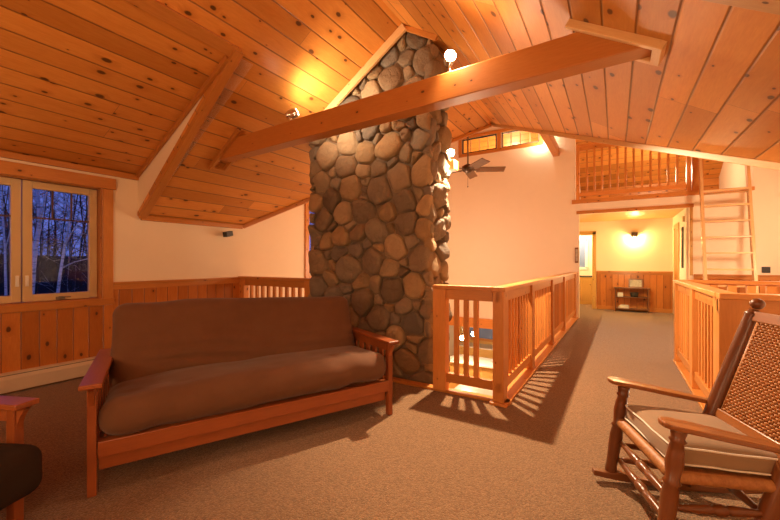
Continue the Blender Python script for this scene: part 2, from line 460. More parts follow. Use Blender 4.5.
# far wall, with the hall opening, the loft opening above it and two clerestory lights near the ridge
HX0, HX1, HZ = -.68, 1.235, 2.31
CX0, CX1, CX2, CX3, CZ0, CZ1 = -3.40, -2.50, -2.38, -1.50, 4.06, 4.44
LX1 = 2.13
ZT = 5.25
wallbox('wall_far', [(-5.0, CX0, YF, YF + .12, -.2, ZT), (CX0, CX3, YF, YF + .12, -.2, CZ0), (CX1, CX2, YF, YF + .12, CZ0, CZ1),
                     (CX0, CX3, YF, YF + .12, CZ1, ZT), (CX3, -.76, YF, YF + .12, -.2, ZT), (-.76, HX0, YF, YF + .12, -.2, 2.58),
                     (HX0, HX1, YF, YF + .12, HZ, 2.58), (HX1, LX1, YF, YF + .12, 0, 2.58), (LX1, 3.0, YF, YF + .12, 0, ZT)])
wallbox('wall_loft', [(-.95, -.85, YF + .12, 13, 2.45, 4.6), (LX1 + .05, LX1 + .15, YF + .12, 12.5, 2.45, 4.8)])
mb = MB(); mb.box((.64, 11.05, 2.505), (2.94, 3.78, .14)); struct(mb.build('floor_loft', M['carpet']))
mb = MB(); mb.face([(-.95, 11.9, 2.5), (2.2, 11.9, 2.5), (2.2, 11.9, 4), (-.95, 11.9, 4)], [(p[1], p[0]) for p in ((-.95, 2.5), (2.2, 2.5), (2.2, 4), (-.95, 4))])
struct(mb.build('wall_loft_back', M['ceil'], solid=.03))
# hall walls and ceiling
HY = 11.2
wallbox('wall_hall_left', [(-1.05, -.95, YF + .12, HY, 0, 2.4)])
wallbox('wall_hall_right', [(1.2, 1.3, YF + .12, HY, 0, 2.4)])
wallbox('wall_hall_back', [(-.52, 1.3, HY, HY + .1, 0, 2.4), (-1.1, -.52, HY, HY + .1, 1.98, 2.4)])
mb = MB()
p = [(-1.05, YF, 2.33), (1.3, YF, 2.33), (1.3, 13, 2.33), (-1.05, 13, 2.33)]
mb.face(p, [(q[1], q[0]) for q in p]); struct(mb.build('ceiling_hall', M['lightwood'], solid=-.03))
wallbox('wall_bath_back', [(-2.4, -.3, 12.85, 12.95, 0, 2.4)]); wallbox('wall_bath_left', [(-2.4, -2.3, HY, 12.9, 0, 2.4)])
wallbox('wall_bath_right', [(-.35, -.25, HY + .1, 12.9, 0, 2.4)]); wallbox('wall_bath_front', [(-2.4, -1.05, HY, HY + .1, 0, 2.4)])
p = [(-2.4, HY, 2.34), (-1.05, HY, 2.34), (-1.05, 13, 2.34), (-2.4, 13, 2.34)]
mb = MB(); mb.face(p); struct(mb.build('ceiling_bath', M['wall'], solid=-.03))
wallbox('wall_kitchen_back', [(-5.0, 3.0, 13.0, 13.1, ZLOW, 2.9)], 'lightwood')

# --- wainscot: vertical knotty boards and a cap
def wains(name, x0, y0, x1, y1, z0, z1, out, th=.016, cap=True):
    """panel from (x0,y0) to (x1,y1) on a wall whose room side is out"""
    mb = MB()
    a, b = Vector((x0, y0, 0)), Vector((x1, y1, 0)); d = (b - a); Ln = d.length; d.normalize(); o3 = Vector((out[0], out[1], 0))
    P = lambda s, z, k: (a + d * s + o3 * k + Vector((0, 0, z)))
    r = random.uniform(0, 9)
    q = [P(0, z0, th), P(Ln, z0, th), P(Ln, z1, th), P(0, z1, th)]
    uv = [(r, z0), (r + Ln, z0), (r + Ln, z1), (r, z1)]
    if (q[1] - q[0]).cross(q[2] - q[1]).dot(o3) < 0: q.reverse(); uv.reverse()
    mb.face(q, uv)
    q = [P(0, z0, 0), P(0, z0, th), P(0, z1, th), P(0, z1, 0)]; mb.face(q, [(r, 0), (r + .01, 0), (r + .01, 1), (r, 1)])
    q = [P(Ln, z0, 0), P(Ln, z0, th), P(Ln, z1, th), P(Ln, z1, 0)]; mb.face(q, [(r, 0), (r + .01, 0), (r + .01, 1), (r, 1)])
    ob = struct(mb.build(name, M['wains']))
    if cap:
        trimbar(P(0, z1, .02), P(Ln, z1, .02), .05, .035)
        trimbar(P(0, z1 - .045, .012), P(Ln, z1 - .045, .012), .03, .055)
    trimbar(P(0, z0 + .05, .012), P(Ln, z0 + .05, .012), .025, .1)
    return ob
wains('wall_left_wainscot', XL, WY1 + .1, XL, 3.645, 0, 1.0, (1, 0))
wains('wall_left_wainscot_low', XL, YB, XL, WY1 + .1, 0, .76, (1, 0), cap=False)
wains('wall_hall_wainscot', -.42, HY, 1.2, HY, 0, 1.0, (0, -1))
wains('wall_far_wainscot', HX1 + .06, YF, 3.0, YF, 0, 1.0, (0, -1))
# loft edges
trimbar((-3.3, 3.29, .012), (LFT, 3.29, .012), .09, .025, mat='trim')
trimbar((-.865, 3.18, .012), (-.775, YF, .012), .15, .025, mat='rail')
trimbar((RGT + .005, 3.35, .012), (RGT + .005, 5.83, .012), .12, .025, mat='rail')
trimbar((LFT - .06, 3.27, -.14), (LFT - .06, YF, -.14), .02, .28)
trimbar((-1.5, 3.31, -.14), (LFT, 3.31, -.14), .02, .28)
# header over the hall opening, loft edge boards, jamb
trimbar((HX0 - .05, YF - .012, HZ + .035), (HX1 + .06, YF - .012, HZ + .035), .025, .07)
trimbar((HX1 + .025, YF - .01, .99), (HX1 + .025, YF - .01, HZ), .05, .02, (0, 1, 0), 'lightwood')
trimbar((-.82, YF - .02, 2.585), (1.42, YF - .02, 2.585), .05, .09)
trimbar((1.42, YF - .015, 2.585), (LX1 + .02, YF - .015, 2.585), .03, .07)
# doorway casing at the end of the hall
trimbar((-.475, HY - .012, 0), (-.475, HY - .012, 2.06), .09, .025, (0, 1, 0), 'lightwood')
trimbar((-.98, HY - .012, 2.03), (-.43, HY - .012, 2.03), .025, .1, mat='lightwood')
# wood header under the far wall (over the kitchen below)
trimbar((-5.0, YF + .04, -.30), (-.7, YF + .04, -.30), .2, .24, mat='beam')

# ------------------------------------------------------------------ window on the left wall
def pane_mesh(parent, x, y0, y1, z0, z1, name='pane'):
    mb = MB(); mb.box((x, (y0 + y1) / 2, (z0 + z1) / 2), (.006, y1 - y0, z1 - z0)); return mb.build(name, M['glass'], parent)
def sub(name, boxes, mat, parent, bevel=.004):
    mb = MB()
    for c, s in boxes: mb.box(c, s)
    return mb.build(name, M[mat], parent, bevel=bevel)
w = bpy.data.objects.new('window_1', None); C.objects.link(w); struct(w)
sub('casing', [((XL + .015, WY1 + .05, 1.43), (.03, .10, 1.30))], 'trim', w)
sub('casing', [((XL + .015, WY0 - .05, 1.43), (.03, .10, 1.30))], 'trim', w)
sub('head_casing', [((XL + .022, (WY0 + WY1) / 2, 2.145), (.045, WY1 - WY0 + .24, .125))], 'trim', w)
sub('sill', [((XL + .0, (WY0 + WY1) / 2, .80), (.07, WY1 - WY0 + .22, .075))], 'trim', w)
sub('jamb', [((XL - .07, WY1 - .008, 1.46), (.14, .016, 1.26)), ((XL - .07, WY0 + .008, 1.46), (.14, .016, 1.26)),
             ((XL - .07, 1.105, WZ1 - .008), (.14, 1.36, .016)), ((XL - .07, 1.105, WZ0 + .008), (.14, 1.36, .016))], 'trim', w)
WXF = XL - .10
for y0, y1 in ((.43, 1.165), (1.175, 1.79)):
    fy0, fy1 = y0 + .0, y1 - .0
    b = .072
    f = sub('sash', [((WXF, (y0 + y1) / 2, 2.034), (.05, y1 - y0 - 2 * b, b)), ((WXF, (y0 + y1) / 2, .884), (.05, y1 - y0 - 2 * b, b)),
                     ((WXF, y0 + b / 2, 1.46), (.05, b, 1.22)), ((WXF, y1 - b / 2, 1.46), (.05, b, 1.22))], 'cream', w)
    pane_mesh(f, WXF, y0 + b, y1 - b, .92, 1.995)
    gz = 1.70
    ww = (y1 - y0 - 2 * b) / 3
    sub('muntin', [((WXF + .012, (y0 + y1) / 2, gz), (.016, y1 - y0 - 2 * b, .016))] +
        [((WXF + .012, y0 + b + ww * k, (gz + 1.995) / 2), (.016, .014, 2.0 - gz)) for k in (1, 2)], 'bronze', f, bevel=0)
    hy = 1.17 + (.035 if y0 > 1 else -.035)
    mb = MB(); mb.box((WXF + .032, hy, 1.06), (.014, .026, .11)); mb.bar((WXF + .045, hy, 1.03), (WXF + .05, hy, 1.10), .014, .014, (0, 1, 0))
    mb.build('lock_handle', M['white'], f, bevel=.004)
    mb = MB(); yc = (y0 + y1) / 2 - .02
    mb.box((WXF + .04, yc, .868), (.035, .07, .03)); mb.bar((WXF + .06, yc - .02, .885), (WXF + .065, yc + .08, .878), .012, .01)
    mb.build('crank', M['grille'], f, bevel=.003)
# tall window in the great-room gable, behind the chimney
w = bpy.data.objects.new('window_2', None); C.objects.link(w); struct(w)
sub('casing', [((GX + .015, GY0 - .05, (GZ0 + GZ1) / 2), (.03, .1, GZ1 - GZ0 + .2)), ((GX + .015, GY1 + .05, (GZ0 + GZ1) / 2), (.03, .1, GZ1 - GZ0 + .2)),
               ((GX + .015, (GY0 + GY1) / 2, GZ0 - .05), (.03, GY1 - GY0, .1)), ((GX + .015, (GY0 + GY1) / 2, GZ1 + .05), (.03, GY1 - GY0, .1))], 'trim', w)
f = sub('sash', [((GX - .05, y, (GZ0 + GZ1) / 2), (.05, .05, GZ1 - GZ0)) for y in (GY0 + .025, (GY0 + GY1) / 2, GY1 - .025)] +
        [((GX - .05, (GY0 + GY1) / 2, z), (.05, GY1 - GY0, .05)) for z in (GZ0 + .025, GZ1 - .025)], 'cream', w)
pane_mesh(f, GX - .05, GY0, GY1, GZ0, GZ1)
# clerestory lights
for k, (a, b) in enumerate(((CX0, CX1), (CX2, CX3))):
    w = bpy.data.objects.new('window_%d' % (k + 3), None); C.objects.link(w); struct(w)
    f = sub('sash', [((a + .015, YF + .03, (CZ0 + CZ1) / 2), (.03, .04, CZ1 - CZ0)), ((b - .015, YF + .03, (CZ0 + CZ1) / 2), (.03, .04, CZ1 - CZ0)),
                     (((a + b) / 2, YF + .03, CZ0 + .015), (b - a, .04, .03)), (((a + b) / 2, YF + .03, CZ1 - .015), (b - a, .04, .03))], 'dark' if k == 0 else 'grille', w, 0)
    sub('muntin', [((a + (b - a) * q / 4, YF + .03, (CZ0 + CZ1) / 2), (.018, .02, CZ1 - CZ0)) for q in (1, 2, 3)], 'cream', f, 0)
    mb = MB(); mb.box(((a + b) / 2, YF + .03, (CZ0 + CZ1) / 2), (b - a, .005, CZ1 - CZ0)); mb.build('pane', M['glass'], f)
for z in (CZ0 - .04, CZ1 + .04):
    trimbar((CX0 - .09, YF - .01, z), (CX3 + .09, YF - .01, z), .022, .08)
for x in (CX0 - .05, (CX1 + CX2) / 2, CX3 + .05):
    trimbar((x, YF - .012, CZ0), (x, YF - .012, CZ1), .09, .02, (0, 1, 0))

# ------------------------------------------------------------------ heater
h = thing('baseboard_heater', 'long beige metal baseboard heater along the wall under the window', 'heater', (XL, .5, 0))
mb = MB(); y0, y1 = -1.6, 3.2
prof = [(.0, .02), (.075, .02), (.08, .14), (.062, .19), (.0, .2)]
for i in range(len(prof)):
    a, b = prof[i], prof[(i + 1) % len(prof)]
    mb.face([(XL + a[0], y0, a[1]), (XL + b[0], y0, b[1]), (XL + b[0], y1, b[1]), (XL + a[0], y1, a[1])])
mb.face([(XL + p[0], y0, p[1]) for p in prof]); mb.face([(XL + p[0], y1, p[1]) for p in prof][::-1])
mb.build('cover', M['heat'], h, world=True)
sub('slot', [((.0665, .4, .166), (.004, 3.0, .03))], 'grille', h, 0).rotation_euler = (0, 0, 0)
h.children[-1].rotation_euler = (0, R(-0), 0)
sub('end_cap', [((.042, -2.1, .105), (.09, .05, .20))], 'heat', h)
sub('end_cap', [((.042, 2.7, .105), (.09, .05, .20))], 'heat', h)

# ------------------------------------------------------------------ roof beams
b = thing('ceiling_beam', 'long square orange timber tie beam crossing in front of the stone chimney', 'beam', (-1.9, 2.57, 2.43))
bz0, bz1 = 2.43, 2.63
BA, BB = Vector((-4.08, 2.625, 0)), Vector((.24, 2.505, 0))
def bline(x, off=0): return BA.y + (BB.y - BA.y) * (x - BA.x) / (BB.x - BA.x) + off
mb = MB(); mb.bar(BA + Vector((0, 0, (bz0 + bz1) / 2)), BB + Vector((0, 0, (bz0 + bz1) / 2)), .135, bz1 - bz0); mb.build('timber', M['beam'], b, world=True, bevel=.006)
for s, zf, nn in ((-1, zl, nl), (1, zr, nr)):
    mb = MB()
    xlo = (bz0 - 4.88) / .62 - .09 if s < 0 else (2.56 - bz0) / .62 + .005
    xhi = (bz1 - 4.88) / .62 + .12 if s < 0 else (2.56 - bz1) / .62 - .12
    for o_ in (-.085, .085):
        mb.bar(Vector((xlo, bline(xlo, o_), zf(xlo))) - nn * .02, Vector((xhi, bline(xhi, o_), zf(xhi))) - nn * .02, .035, .05, nn)
    mb.bar(Vector((xlo, bline(xlo, -.1), zf(xlo))) - nn * .02, Vector((xlo, bline(xlo, .1), zf(xlo))) - nn * .02, .05, .05, nn)
    mb.build('collar_trim', M['pale'] if s > 0 else M['trim'], b, world=True, bevel=.004)
g = 'timber beams of the great room'
o = thing('ceiling_beam', 'short square timber running into the far white wall right of the clerestory lights', 'beam', (-1.145, 8, 3.66), group=None)
mb = MB(); mb.box((-1.145, 7.92, 3.765), (.135, 2.4, .20)); mb.build('timber', M['beam'], o, world=True, bevel=.005)
o = thing('ceiling_beam', 'timber end showing at the right edge of the chimney under a glowing lamp', 'beam', (-2.4, 4.0, 2.31))
mb = MB(); mb.box((-2.40, 3.98, 2.365), (1.68, .14, .11)); mb.build('timber', M['beam'], o, world=True, bevel=.005)

# ------------------------------------------------------------------ stone chimney
def clip(poly, nx, ny, d):
    """keep nx*x+ny*y <= d"""
    out = []
    for i in range(len(poly)):
        a, b = poly[i], poly[(i + 1) % len(poly)]
        da, db = nx * a[0] + ny * a[1] - d, nx * b[0] + ny * b[1] - d
        if da <= 0: out.append(a)
        if da * db < 0:
            t = da / (da - db); out.append((a[0] + (b[0] - a[0]) * t, a[1] + (b[1] - a[1]) * t))
    return out
TINTS = [(.30, .215, .135), (.36, .265, .165), (.25, .19, .13), (.42, .31, .19), (.22, .18, .14), (.33, .225, .125), (.28, .22, .155), (.39, .27, .15), (.21, .155, .105)]
def stones(mb, poly, to3, rng, rmin=.065, rmax=.155):
    xs = [p[0] for p in poly]; ys = [p[1] for p in poly]
    def inside(x, y):
        for i in range(len(poly)):
            a, b = poly[i], poly[(i + 1) % len(poly)]
            if (b[0] - a[0]) * (y - a[1]) - (b[1] - a[1]) * (x - a[0]) < 0: return False
        return True
    pts = []
    for pas, (lo, hi, n) in enumerate(((.125, rmax, 500), (.09, .13, 1200), (rmin, .095, 2400), (.045, .065, 3500))):
        for _ in range(n):
            x, y, r = rng.uniform(min(xs), max(xs)), rng.uniform(min(ys), max(ys)), rng.uniform(lo, hi)
            if not inside(x, y): continue
            if all(math.hypot(x - q[0], (y - q[1]) * 1.12) > .93 * (r + q[2]) for q in pts): pts.append((x, y, r))
    def edge(X, Y):
        return max(0, min(1, min(X - min(xs), max(xs) - X, Y - min(ys), max(ys) - Y) * 6)) * (0 if Y > 2.75 else 1)
    for i, (x, y, r) in enumerate(pts):
        cell = list(poly)
        for j, (a, b, s) in enumerate(pts):
            if j == i: continue
            dx, dy = a - x, b - y; dd = math.hypot(dx, dy)
            if dd > .75: continue
            off = (dd * dd + r * r - s * s) / (2 * dd)
            nx, ny = dx / dd, dy / dd
            cell = clip(cell, nx, ny, nx * x + ny * y + off - .006)
            if len(cell) < 3: break
        if len(cell) < 3: continue
        # limit slivers, then cut the corners (Chaikin) to a pebble outline
        cx = sum(p[0] for p in cell) / len(cell); cy = sum(p[1] for p in cell) / len(cell)
        lim = r * 1.75
        cell = [(cx + (p[0] - cx) * min(1, lim / max(1e-6, math.hypot(p[0] - cx, p[1] - cy))), cy + (p[1] - cy) * min(1, lim / max(1e-6, math.hypot(p[0] - cx, p[1] - cy)))) for p in cell]
        q0 = rng.uniform(.10, .22)
        for it in range(3):
            nc = []
            for k in range(len(cell)):
                a, b = cell[k], cell[(k + 1) % len(cell)]
                q = q0 if it == 0 else .25
                nc += [(a[0] * (1 - q) + b[0] * q, a[1] * (1 - q) + b[1] * q), (a[0] * q + b[0] * (1 - q), a[1] * q + b[1] * (1 - q))]
            cell = nc
        # even out to 28 points
        N = 28
        seg = [math.hypot(cell[k][0] - cell[k - 1][0], cell[k][1] - cell[k - 1][1]) for k in range(len(cell))]
        per = sum(seg); out = []; acc = 0; k = 0; cur = cell[-1]
        cum = [0]
        for s_ in seg: cum.append(cum[-1] + s_)
        loop = [cell[-1]] + cell
        for m_ in range(N):
            d_ = per * m_ / N
            while cum[k + 1] < d_: k += 1
            f_ = (d_ - cum[k]) / max(1e-9, seg[k])
            out.append((loop[k][0] + (loop[k + 1][0] - loop[k][0]) * f_, loop[k][1] + (loop[k + 1][1] - loop[k][1]) * f_))
        hgt = min(.085, .30 * math.sqrt(max(1e-6, per / 6.28)) * .42 + .02) * rng.uniform(.75, 1.15)
        tint = rng.choice(TINTS); k2 = rng.uniform(.85, 1.2); tint = tuple(min(.7, c * k2 * 1.42) for c in tint)
        seed = rng.uniform(0, 100); tx, ty = rng.uniform(-.25, .25), rng.uniform(-.25, .25)
        rings = [(1.0, -.025), (1.0, .3), (.965, .62), (.88, .86), (.72, 1.0), (.45, 1.04)]
        base = len(mb.v)
        for sc, hh in rings:
            for (px, py) in out:
                ux, uy = px - cx, py - cy
                hx = hh * hgt if hh > 0 else hh
                if hh > .5: hx += (ux * tx + uy * ty) * sc
                X, Y = cx + ux * sc, cy + uy * sc
                nzv = noise.noise(Vector((X * 7 + seed, Y * 7, seed))) * .026 + noise.noise(Vector((X * 17 + seed, Y * 17, seed))) * .010
                if hh <= .3: nzv *= .3
                wx = .05 * noise.noise(Vector((X * 2.3, Y * 2.3, 4))) * edge(X, Y); wy = .05 * noise.noise(Vector((X * 2.3, Y * 2.3, 9))) * edge(X, Y)
                mb.v.append(tuple(to3(X + wx, Y + wy, hx + nzv)))
        mb.v.append(tuple(to3(cx, cy, hgt * 1.06 + noise.noise(Vector((cx * 7 + seed, cy * 7, seed))) * .016)))
        top = len(mb.v) - 1
        for ri in range(len(rings) - 1):
            for k in range(N):
                k3 = (k + 1) % N
                mb.f.append((base + ri * N + k, base + ri * N + k3, base + (ri + 1) * N + k3, base + (ri + 1) * N + k))
                mb.uv.append([(0, 0)] * 4); mb.col.append(tint); mb.sm.append(True)
        e = base + (len(rings) - 1) * N
        for k in range(N):
            mb.f.append((e + k, e + (k + 1) % N, top)); mb.uv.append([(0, 0)] * 3); mb.col.append(tint); mb.sm.append(True)
ch = thing('stone_chimney', 'tall chimney faced with rounded brown fieldstones rising to the ridge', 'chimney', (-2.42, 3.7, 0))
cx0, cx1, cy0, cy1 = -3.22, -1.64, 3.42, 3.85
mb = MB()
fr = [(cx0, ZLOW), (cx1, ZLOW), (cx1, zr(cx1) - .01), (RX, RZ - .01), (cx0, zl(cx0) - .01)]
A = [(x, cy0, z) for x, z in fr]; B = [(x, cy1, z) for x, z in fr]
mb.face(A); mb.face(B[::-1])
for i in range(5): mb.face([A[i], B[i], B[(i + 1) % 5], A[(i + 1) % 5]])
mb.build('mortar_core', M['mortar'], ch, world=True)
rng = random.Random(21)
mb = MB(); e = .045
stones(mb, [(cx0 - e, 0.0), (cx1 + e, 0.0), (cx1 + e, zr(cx1 + e) - .015), (RX, RZ - .015), (cx0 - e, zl(cx0 - e) - .015)], lambda x, y, h: (x, cy0 - h, y), rng)
stones(mb, [(cy0 - e, -1.9), (cy1, -1.9), (cy1, zr(cx1 + .1) - .02), (cy0 - e, zr(cx1 + .1) - .02)], lambda x, y, h: (cx1 + h, x, y), rng, .08, .14)
stones(mb, [(-cy1, .0), (-cy0 + e, .0), (-cy0 + e, zl(cx0 - .1) - .02), (-cy1, zl(cx0 - .1) - .02)], lambda x, y, h: (cx0 - h, -x, y), rng, .08, .14)
mb.build('stone_facing', M['stone'], ch, world=True)

# ------------------------------------------------------------------ railings
RH = 1.03
def baluster_proto(z0, z1, w=.038):
    mb = MB(); mb.box((0, 0, (z0 + z1) / 2), (w, w, z1 - z0)); return mb
def railing(label, a, b, posts, pw=.10, spacing=.115, mat='rail', h=RH, z=0, skip=None, bw=.038, wide=(), bot=.15, pmat=None, cap=.12, group=None, virtual=(), th=.10):
    """a, b: plan ends; posts: list of distances along a-b"""
    a, b = Vector((*a, z)), Vector((*b, z)); d = b - a; Ln = d.length; d.normalize(); ang = math.atan2(d.y, d.x)
    root = thing('railing', label, 'railing', a, ang, group)
    mb = MB(); mb.box((Ln / 2, 0, h - .02), (Ln, cap, .04)); mb.build('handrail', M[mat], root, bevel=.006)
    mb = MB(); mb.box((Ln / 2, 0, h - .035 - th / 2), (Ln, .045, th)); mb.build('top_rail', M[mat], root, bevel=.004)
    mb = MB(); mb.box((Ln / 2, 0, bot), (Ln, .055, .085)); mb.build('bottom_rail', M[mat], root, bevel=.004)
    for p in posts:
        if p in virtual: continue
        ww = pw
        mb = MB(); mb.box((p, 0, (h - .04 + .025) / 2), (ww, .095, h - .04 - .025)); mb.build('post', M[pmat or mat], root, bevel=.005)
    z0, z1 = bot + .04, h - .03 - th
    first = None
    ps = sorted(posts)
    for p0, p1 in zip(ps[:-1], ps[1:]):
        s0, s1 = p0 + pw / 2, p1 - pw / 2
        n = max(1, round((s1 - s0) / spacing) - 1)
        for k in range(n):
            x = s0 + (s1 - s0) * (k + 1) / (n + 1)
            if first is None:
                first = baluster_proto(z0, z1, bw).build('baluster', M['baluster'], root, bevel=.003); o = first
            else:
                o = first.copy(); C.objects.link(o); o.parent = root
            o.location = (x, 0, 0)
    return root
railing('orange pine railing along the left edge of the carpeted walkway', (-.868, 3.20), (-.775, 9.07), [.07, 1.27, 2.70, 4.02, 5.80], pw=.14)
railing('short pine railing of three balusters just right of the stone chimney', (-1.50, 3.27), (-.93, 3.27), [.065, .575], pw=.13, spacing=.10, bw=.042, virtual=(.575,))
railing('low railing behind the futon between left wall and chimney', (XL, 3.62), (-3.43, 3.62), [.06, 1.45], pw=.12, spacing=.125, bw=.04)
railing('honey pine railing along the right side of the walkway, behind the rocking chair', (RGT, 5.80), (RGT, 3.523), [.05, 1.20, 2.215], pw=.12, spacing=.125, bw=.032)
railing('pine railing running right from the corner behind the rocking chair back', (RGT - .055, 3.463), (XR - .01, 3.463), [.10, .50], pw=.20, spacing=.12)
railing('far pine railing across the stairwell below the ladder', (RGT + .06, 5.80), (2.98, 5.80), [.05, 1.15, 2.19], pw=.11, spacing=.155, bw=.075, th=.022)
railing('high loft railing of slim pine balusters above the hall opening', (-.735, YF + .03), (1.26, YF + .03), [.03, 1.96], pw=.07, spacing=.145, bw=.04, h=1.27, z=2.58, bot=.16, cap=.09)
sub_ = thing('loft_post', 'wide flat pine post between loft railing and ladder top', 'post', (1.36, YF + .03, 2.6))
mb = MB(); mb.box((0, .02, .62), (.17, .1, 1.25)); mb.build('board', M['trim'], sub_, bevel=.004)

# stairs going down in the opening on the right
st = thing('staircase', 'wooden staircase descending behind the right railing', 'stairs', (1.6, 5.3, ZLOW))
mb = MB()
for k in range(13):
    mb.box((.9 + .16 * k, 4.6, -.2 * (k + 1)), (.24, 1.4, .04))
mb.build('tread', M['lightwood'], st, world=True, bevel=.004)
mb = MB(); mb.bar((.75, 5.32, -.05), (2.9, 5.32, -2.55), .04, .24); mb.build('stringer', M['trim'], st, world=True)
mb = MB(); mb.bar((.75, 3.88, -.05), (2.9, 3.88, -2.55), .04, .24); mb.build('stringer', M['trim'], st, world=True)

# ------------------------------------------------------------------ ladder to the loft
ld = thing('loft_ladder', 'pale wooden ship ladder with flat treads leaning up to the loft', 'ladder', (1.7, 8.35, 0))
for x in (1.375, 2.025):
    mb = MB(); mb.bar((x, 8.33, .0), (x, 9.0, 3.22), .045, .11, (0, -1, .2)); mb.build('side_rail', M['pale'], ld, world=True, bevel=.004)
k = 0
for i in range(9):
    z = 2.56 - .288 * i
    y = 8.33 + (z / 3.22) * .67
    mb = MB(); mb.box((1.70, y, z), (.61, .13, .03)); mb.build('tread', M['pale'], ld, world=True, bevel=.003)
mb = MB(); mb.tube([(1.40, 8.82, 2.5), (2.0, 8.82, 2.5)], .012, 8); mb.build('hook_bar', M['pale'], ld, world=True)

# ------------------------------------------------------------------ futon sofa
def cushion(size, rnd=.35, puff=.03, seed=0, nu=46, nv=26, wr=None):
    """soft box with rounded edges; local origin at the centre"""
    mb = MB(); sx, sy, sz = (s / 2 for s in size)
    rad = rnd * min(size)
    def P(d):
        # rounded box surface from cube direction
        p = Vector((d[0] * sx, d[1] * sy, d[2] * sz))
        inner = Vector((max(-sx + rad, min(sx - rad, p.x)), max(-sy + rad, min(sy - rad, p.y)), max(-sz + rad, min(sz - rad, p.z))))
        q = p - inner
        if q.length > 1e-6: q = q.normalized() * rad
        r = inner + q
        u, v, w_ = r.x / sx, r.y / sy, r.z / sz
        if size[2] == min(size): r.z += puff * (1 - u ** 4) * (1 - v ** 4) * (1 if w_ > 0 else -.4) * abs(w_)
        else: r.y += puff * (1 - u ** 4) * (1 - w_ ** 4) * (-1 if v < 0 else .4) * abs(v)
        n1 = noise.noise(Vector((r.x * 2.2 + seed, r.y * 4, r.z * 4))) * .012 + noise.noise(Vector((r.x * 6 + seed, r.y * 9, r.z * 9))) * .004
        nn = q.normalized() if q.length > 1e-6 else Vector((0, 0, 1))
        r = r + nn * n1
        if wr: r = wr(r)
        return r
    def cells(n):  # denser towards the ends so that the round edges get faces
        out = [-1 + 2 * i / n for i in range(n + 1)]
        return [math.copysign(1 - (1 - abs(t)) ** 1.0, t) for t in out]
    def grid(fa, na, nb):
        base = len(mb.v)
        A_, B_ = cells(na), cells(nb)
        for a in A_:
            for b in B_: mb.v.append(tuple(P(fa(a, b))))
        for i in range(na):
            for j in range(nb):
                mb.f.append((base + i * (nb + 1) + j, base + (i + 1) * (nb + 1) + j, base + (i + 1) * (nb + 1) + j + 1, base + i * (nb + 1) + j + 1))
                mb.uv.append([(0, 0)] * 4); mb.col.append(None); mb.sm.append(True)
    nx = max(12, int(size[0] / .02)); ny = max(8, int(size[1] / .02)); nz = max(8, int(size[2] / .02))
    grid(lambda a, b: (a, b, 1), nx, ny); grid(lambda a, b: (a, -b, -1), nx, ny)
    grid(lambda a, b: (a, -1, b), nx, nz); grid(lambda a, b: (a, 1, -b), nx, nz)
    grid(lambda a, b: (1, a, b), ny, nz); grid(lambda a, b: (-1, a, -b), ny, nz)
    return mb
def weld(o):
    import bmesh
    bm = bmesh.new(); bm.from_mesh(o.data); bmesh.ops.remove_doubles(bm, verts=bm.verts, dist=.0008)
    bmesh.ops.recalc_face_normals(bm, faces=bm.faces); bm.to_mesh(o.data); bm.free(); return o

def arm_frame(root, x, depth, side, mat='futon', slats=6, hgt=.612, lo=.16):
    """one mission-style arm end at local x; y runs backwards"""
    y0, y1 = .025, depth - .03
    mb = MB(); mb.box((x, y0, (hgt - .028) / 2), (.042, .046, hgt - .028)); mb.build('leg', M[mat], root, bevel=.005)
    mb = MB(); mb.box((x, y1, (hgt - .028) / 2), (.042, .046, hgt - .028)); mb.build('leg', M[mat], root, bevel=.005)
    mb = MB()
    mb.box((x, (y0 + y1) / 2, hgt - .014), (.10, depth + .09, .026))
    mb.build('armrest', M[mat], root, bevel=.006)
    # curved bracket under the front of the armrest
    mb = MB(); pts = [(0, hgt - .03), (-.055, hgt - .03)]
    for i in range(7):
        a = i / 6; pts.append((-.055 + .055 * math.sin(a * PI / 2) , hgt - .03 - .13 * (a ** 1.3)))
    Aq = [(x - .012, y0 - .02 + p, q) for p, q in pts]; Bq = [(x + .012, y0 - .02 + p, q) for p, q in pts]
    mb.face(Aq); mb.face(Bq[::-1])
    for i in range(len(pts)):
        j = (i + 1) % len(pts); mb.face([Aq[i], Bq[i], Bq[j], Aq[j]])
    mb.build('bracket', M[mat], root)
    mb = MB(); mb.box((x, (y0 + y1) / 2, lo + .03), (.03, y1 - y0, .07)); mb.build('lower_rail', M[mat], root, bevel=.003)
    mb = MB(); mb.box((x, (y0 + y1) / 2, hgt - .06), (.03, y1 - y0, .065)); mb.build('upper_rail', M[mat], root, bevel=.003)
    for k in range(slats):
        y = y0 + (y1 - y0) * (k + 1) / (slats + 1)
        mb = MB(); mb.box((x, y, (lo + hgt) / 2), (.016, .055, hgt - lo - .13)); mb.build('slat', M[mat], root, bevel=.002)

fx = Vector((.424, .907, 0)).normalized()
FU = thing('futon_sofa', 'long wood-framed futon sofa with brown suede mattress in front of the chimney', 'sofa', (-2.375, .79, 0), math.atan2(fx.y, fx.x))
LW = 1.96
arm_frame(FU, .03, .87, -1); arm_frame(FU, LW - .03, .87, 1)
mb = MB(); mb.box((LW / 2, .022, .245), (LW - .11, .06, .085)); mb.build('seat_rail', M['futon'], FU, bevel=.004)
mb = MB(); mb.box((LW / 2, .055, .16), (LW - .11, .025, .085)); mb.build('front_stretcher', M['futon'], FU, bevel=.004)
mb = MB(); mb.box((LW / 2, .80, .2), (LW - .11, .03, .12)); mb.build('back_stretcher', M['futon'], FU, bevel=.004)
mb = MB()
for k in range(9): mb.bar((.12 + (LW - .24) * k / 8, .05, .27), (.12 + (LW - .24) * k / 8, .62, .235), .06, .018)
mb.build('seat_slats', M['futon'], FU)
mb = MB()
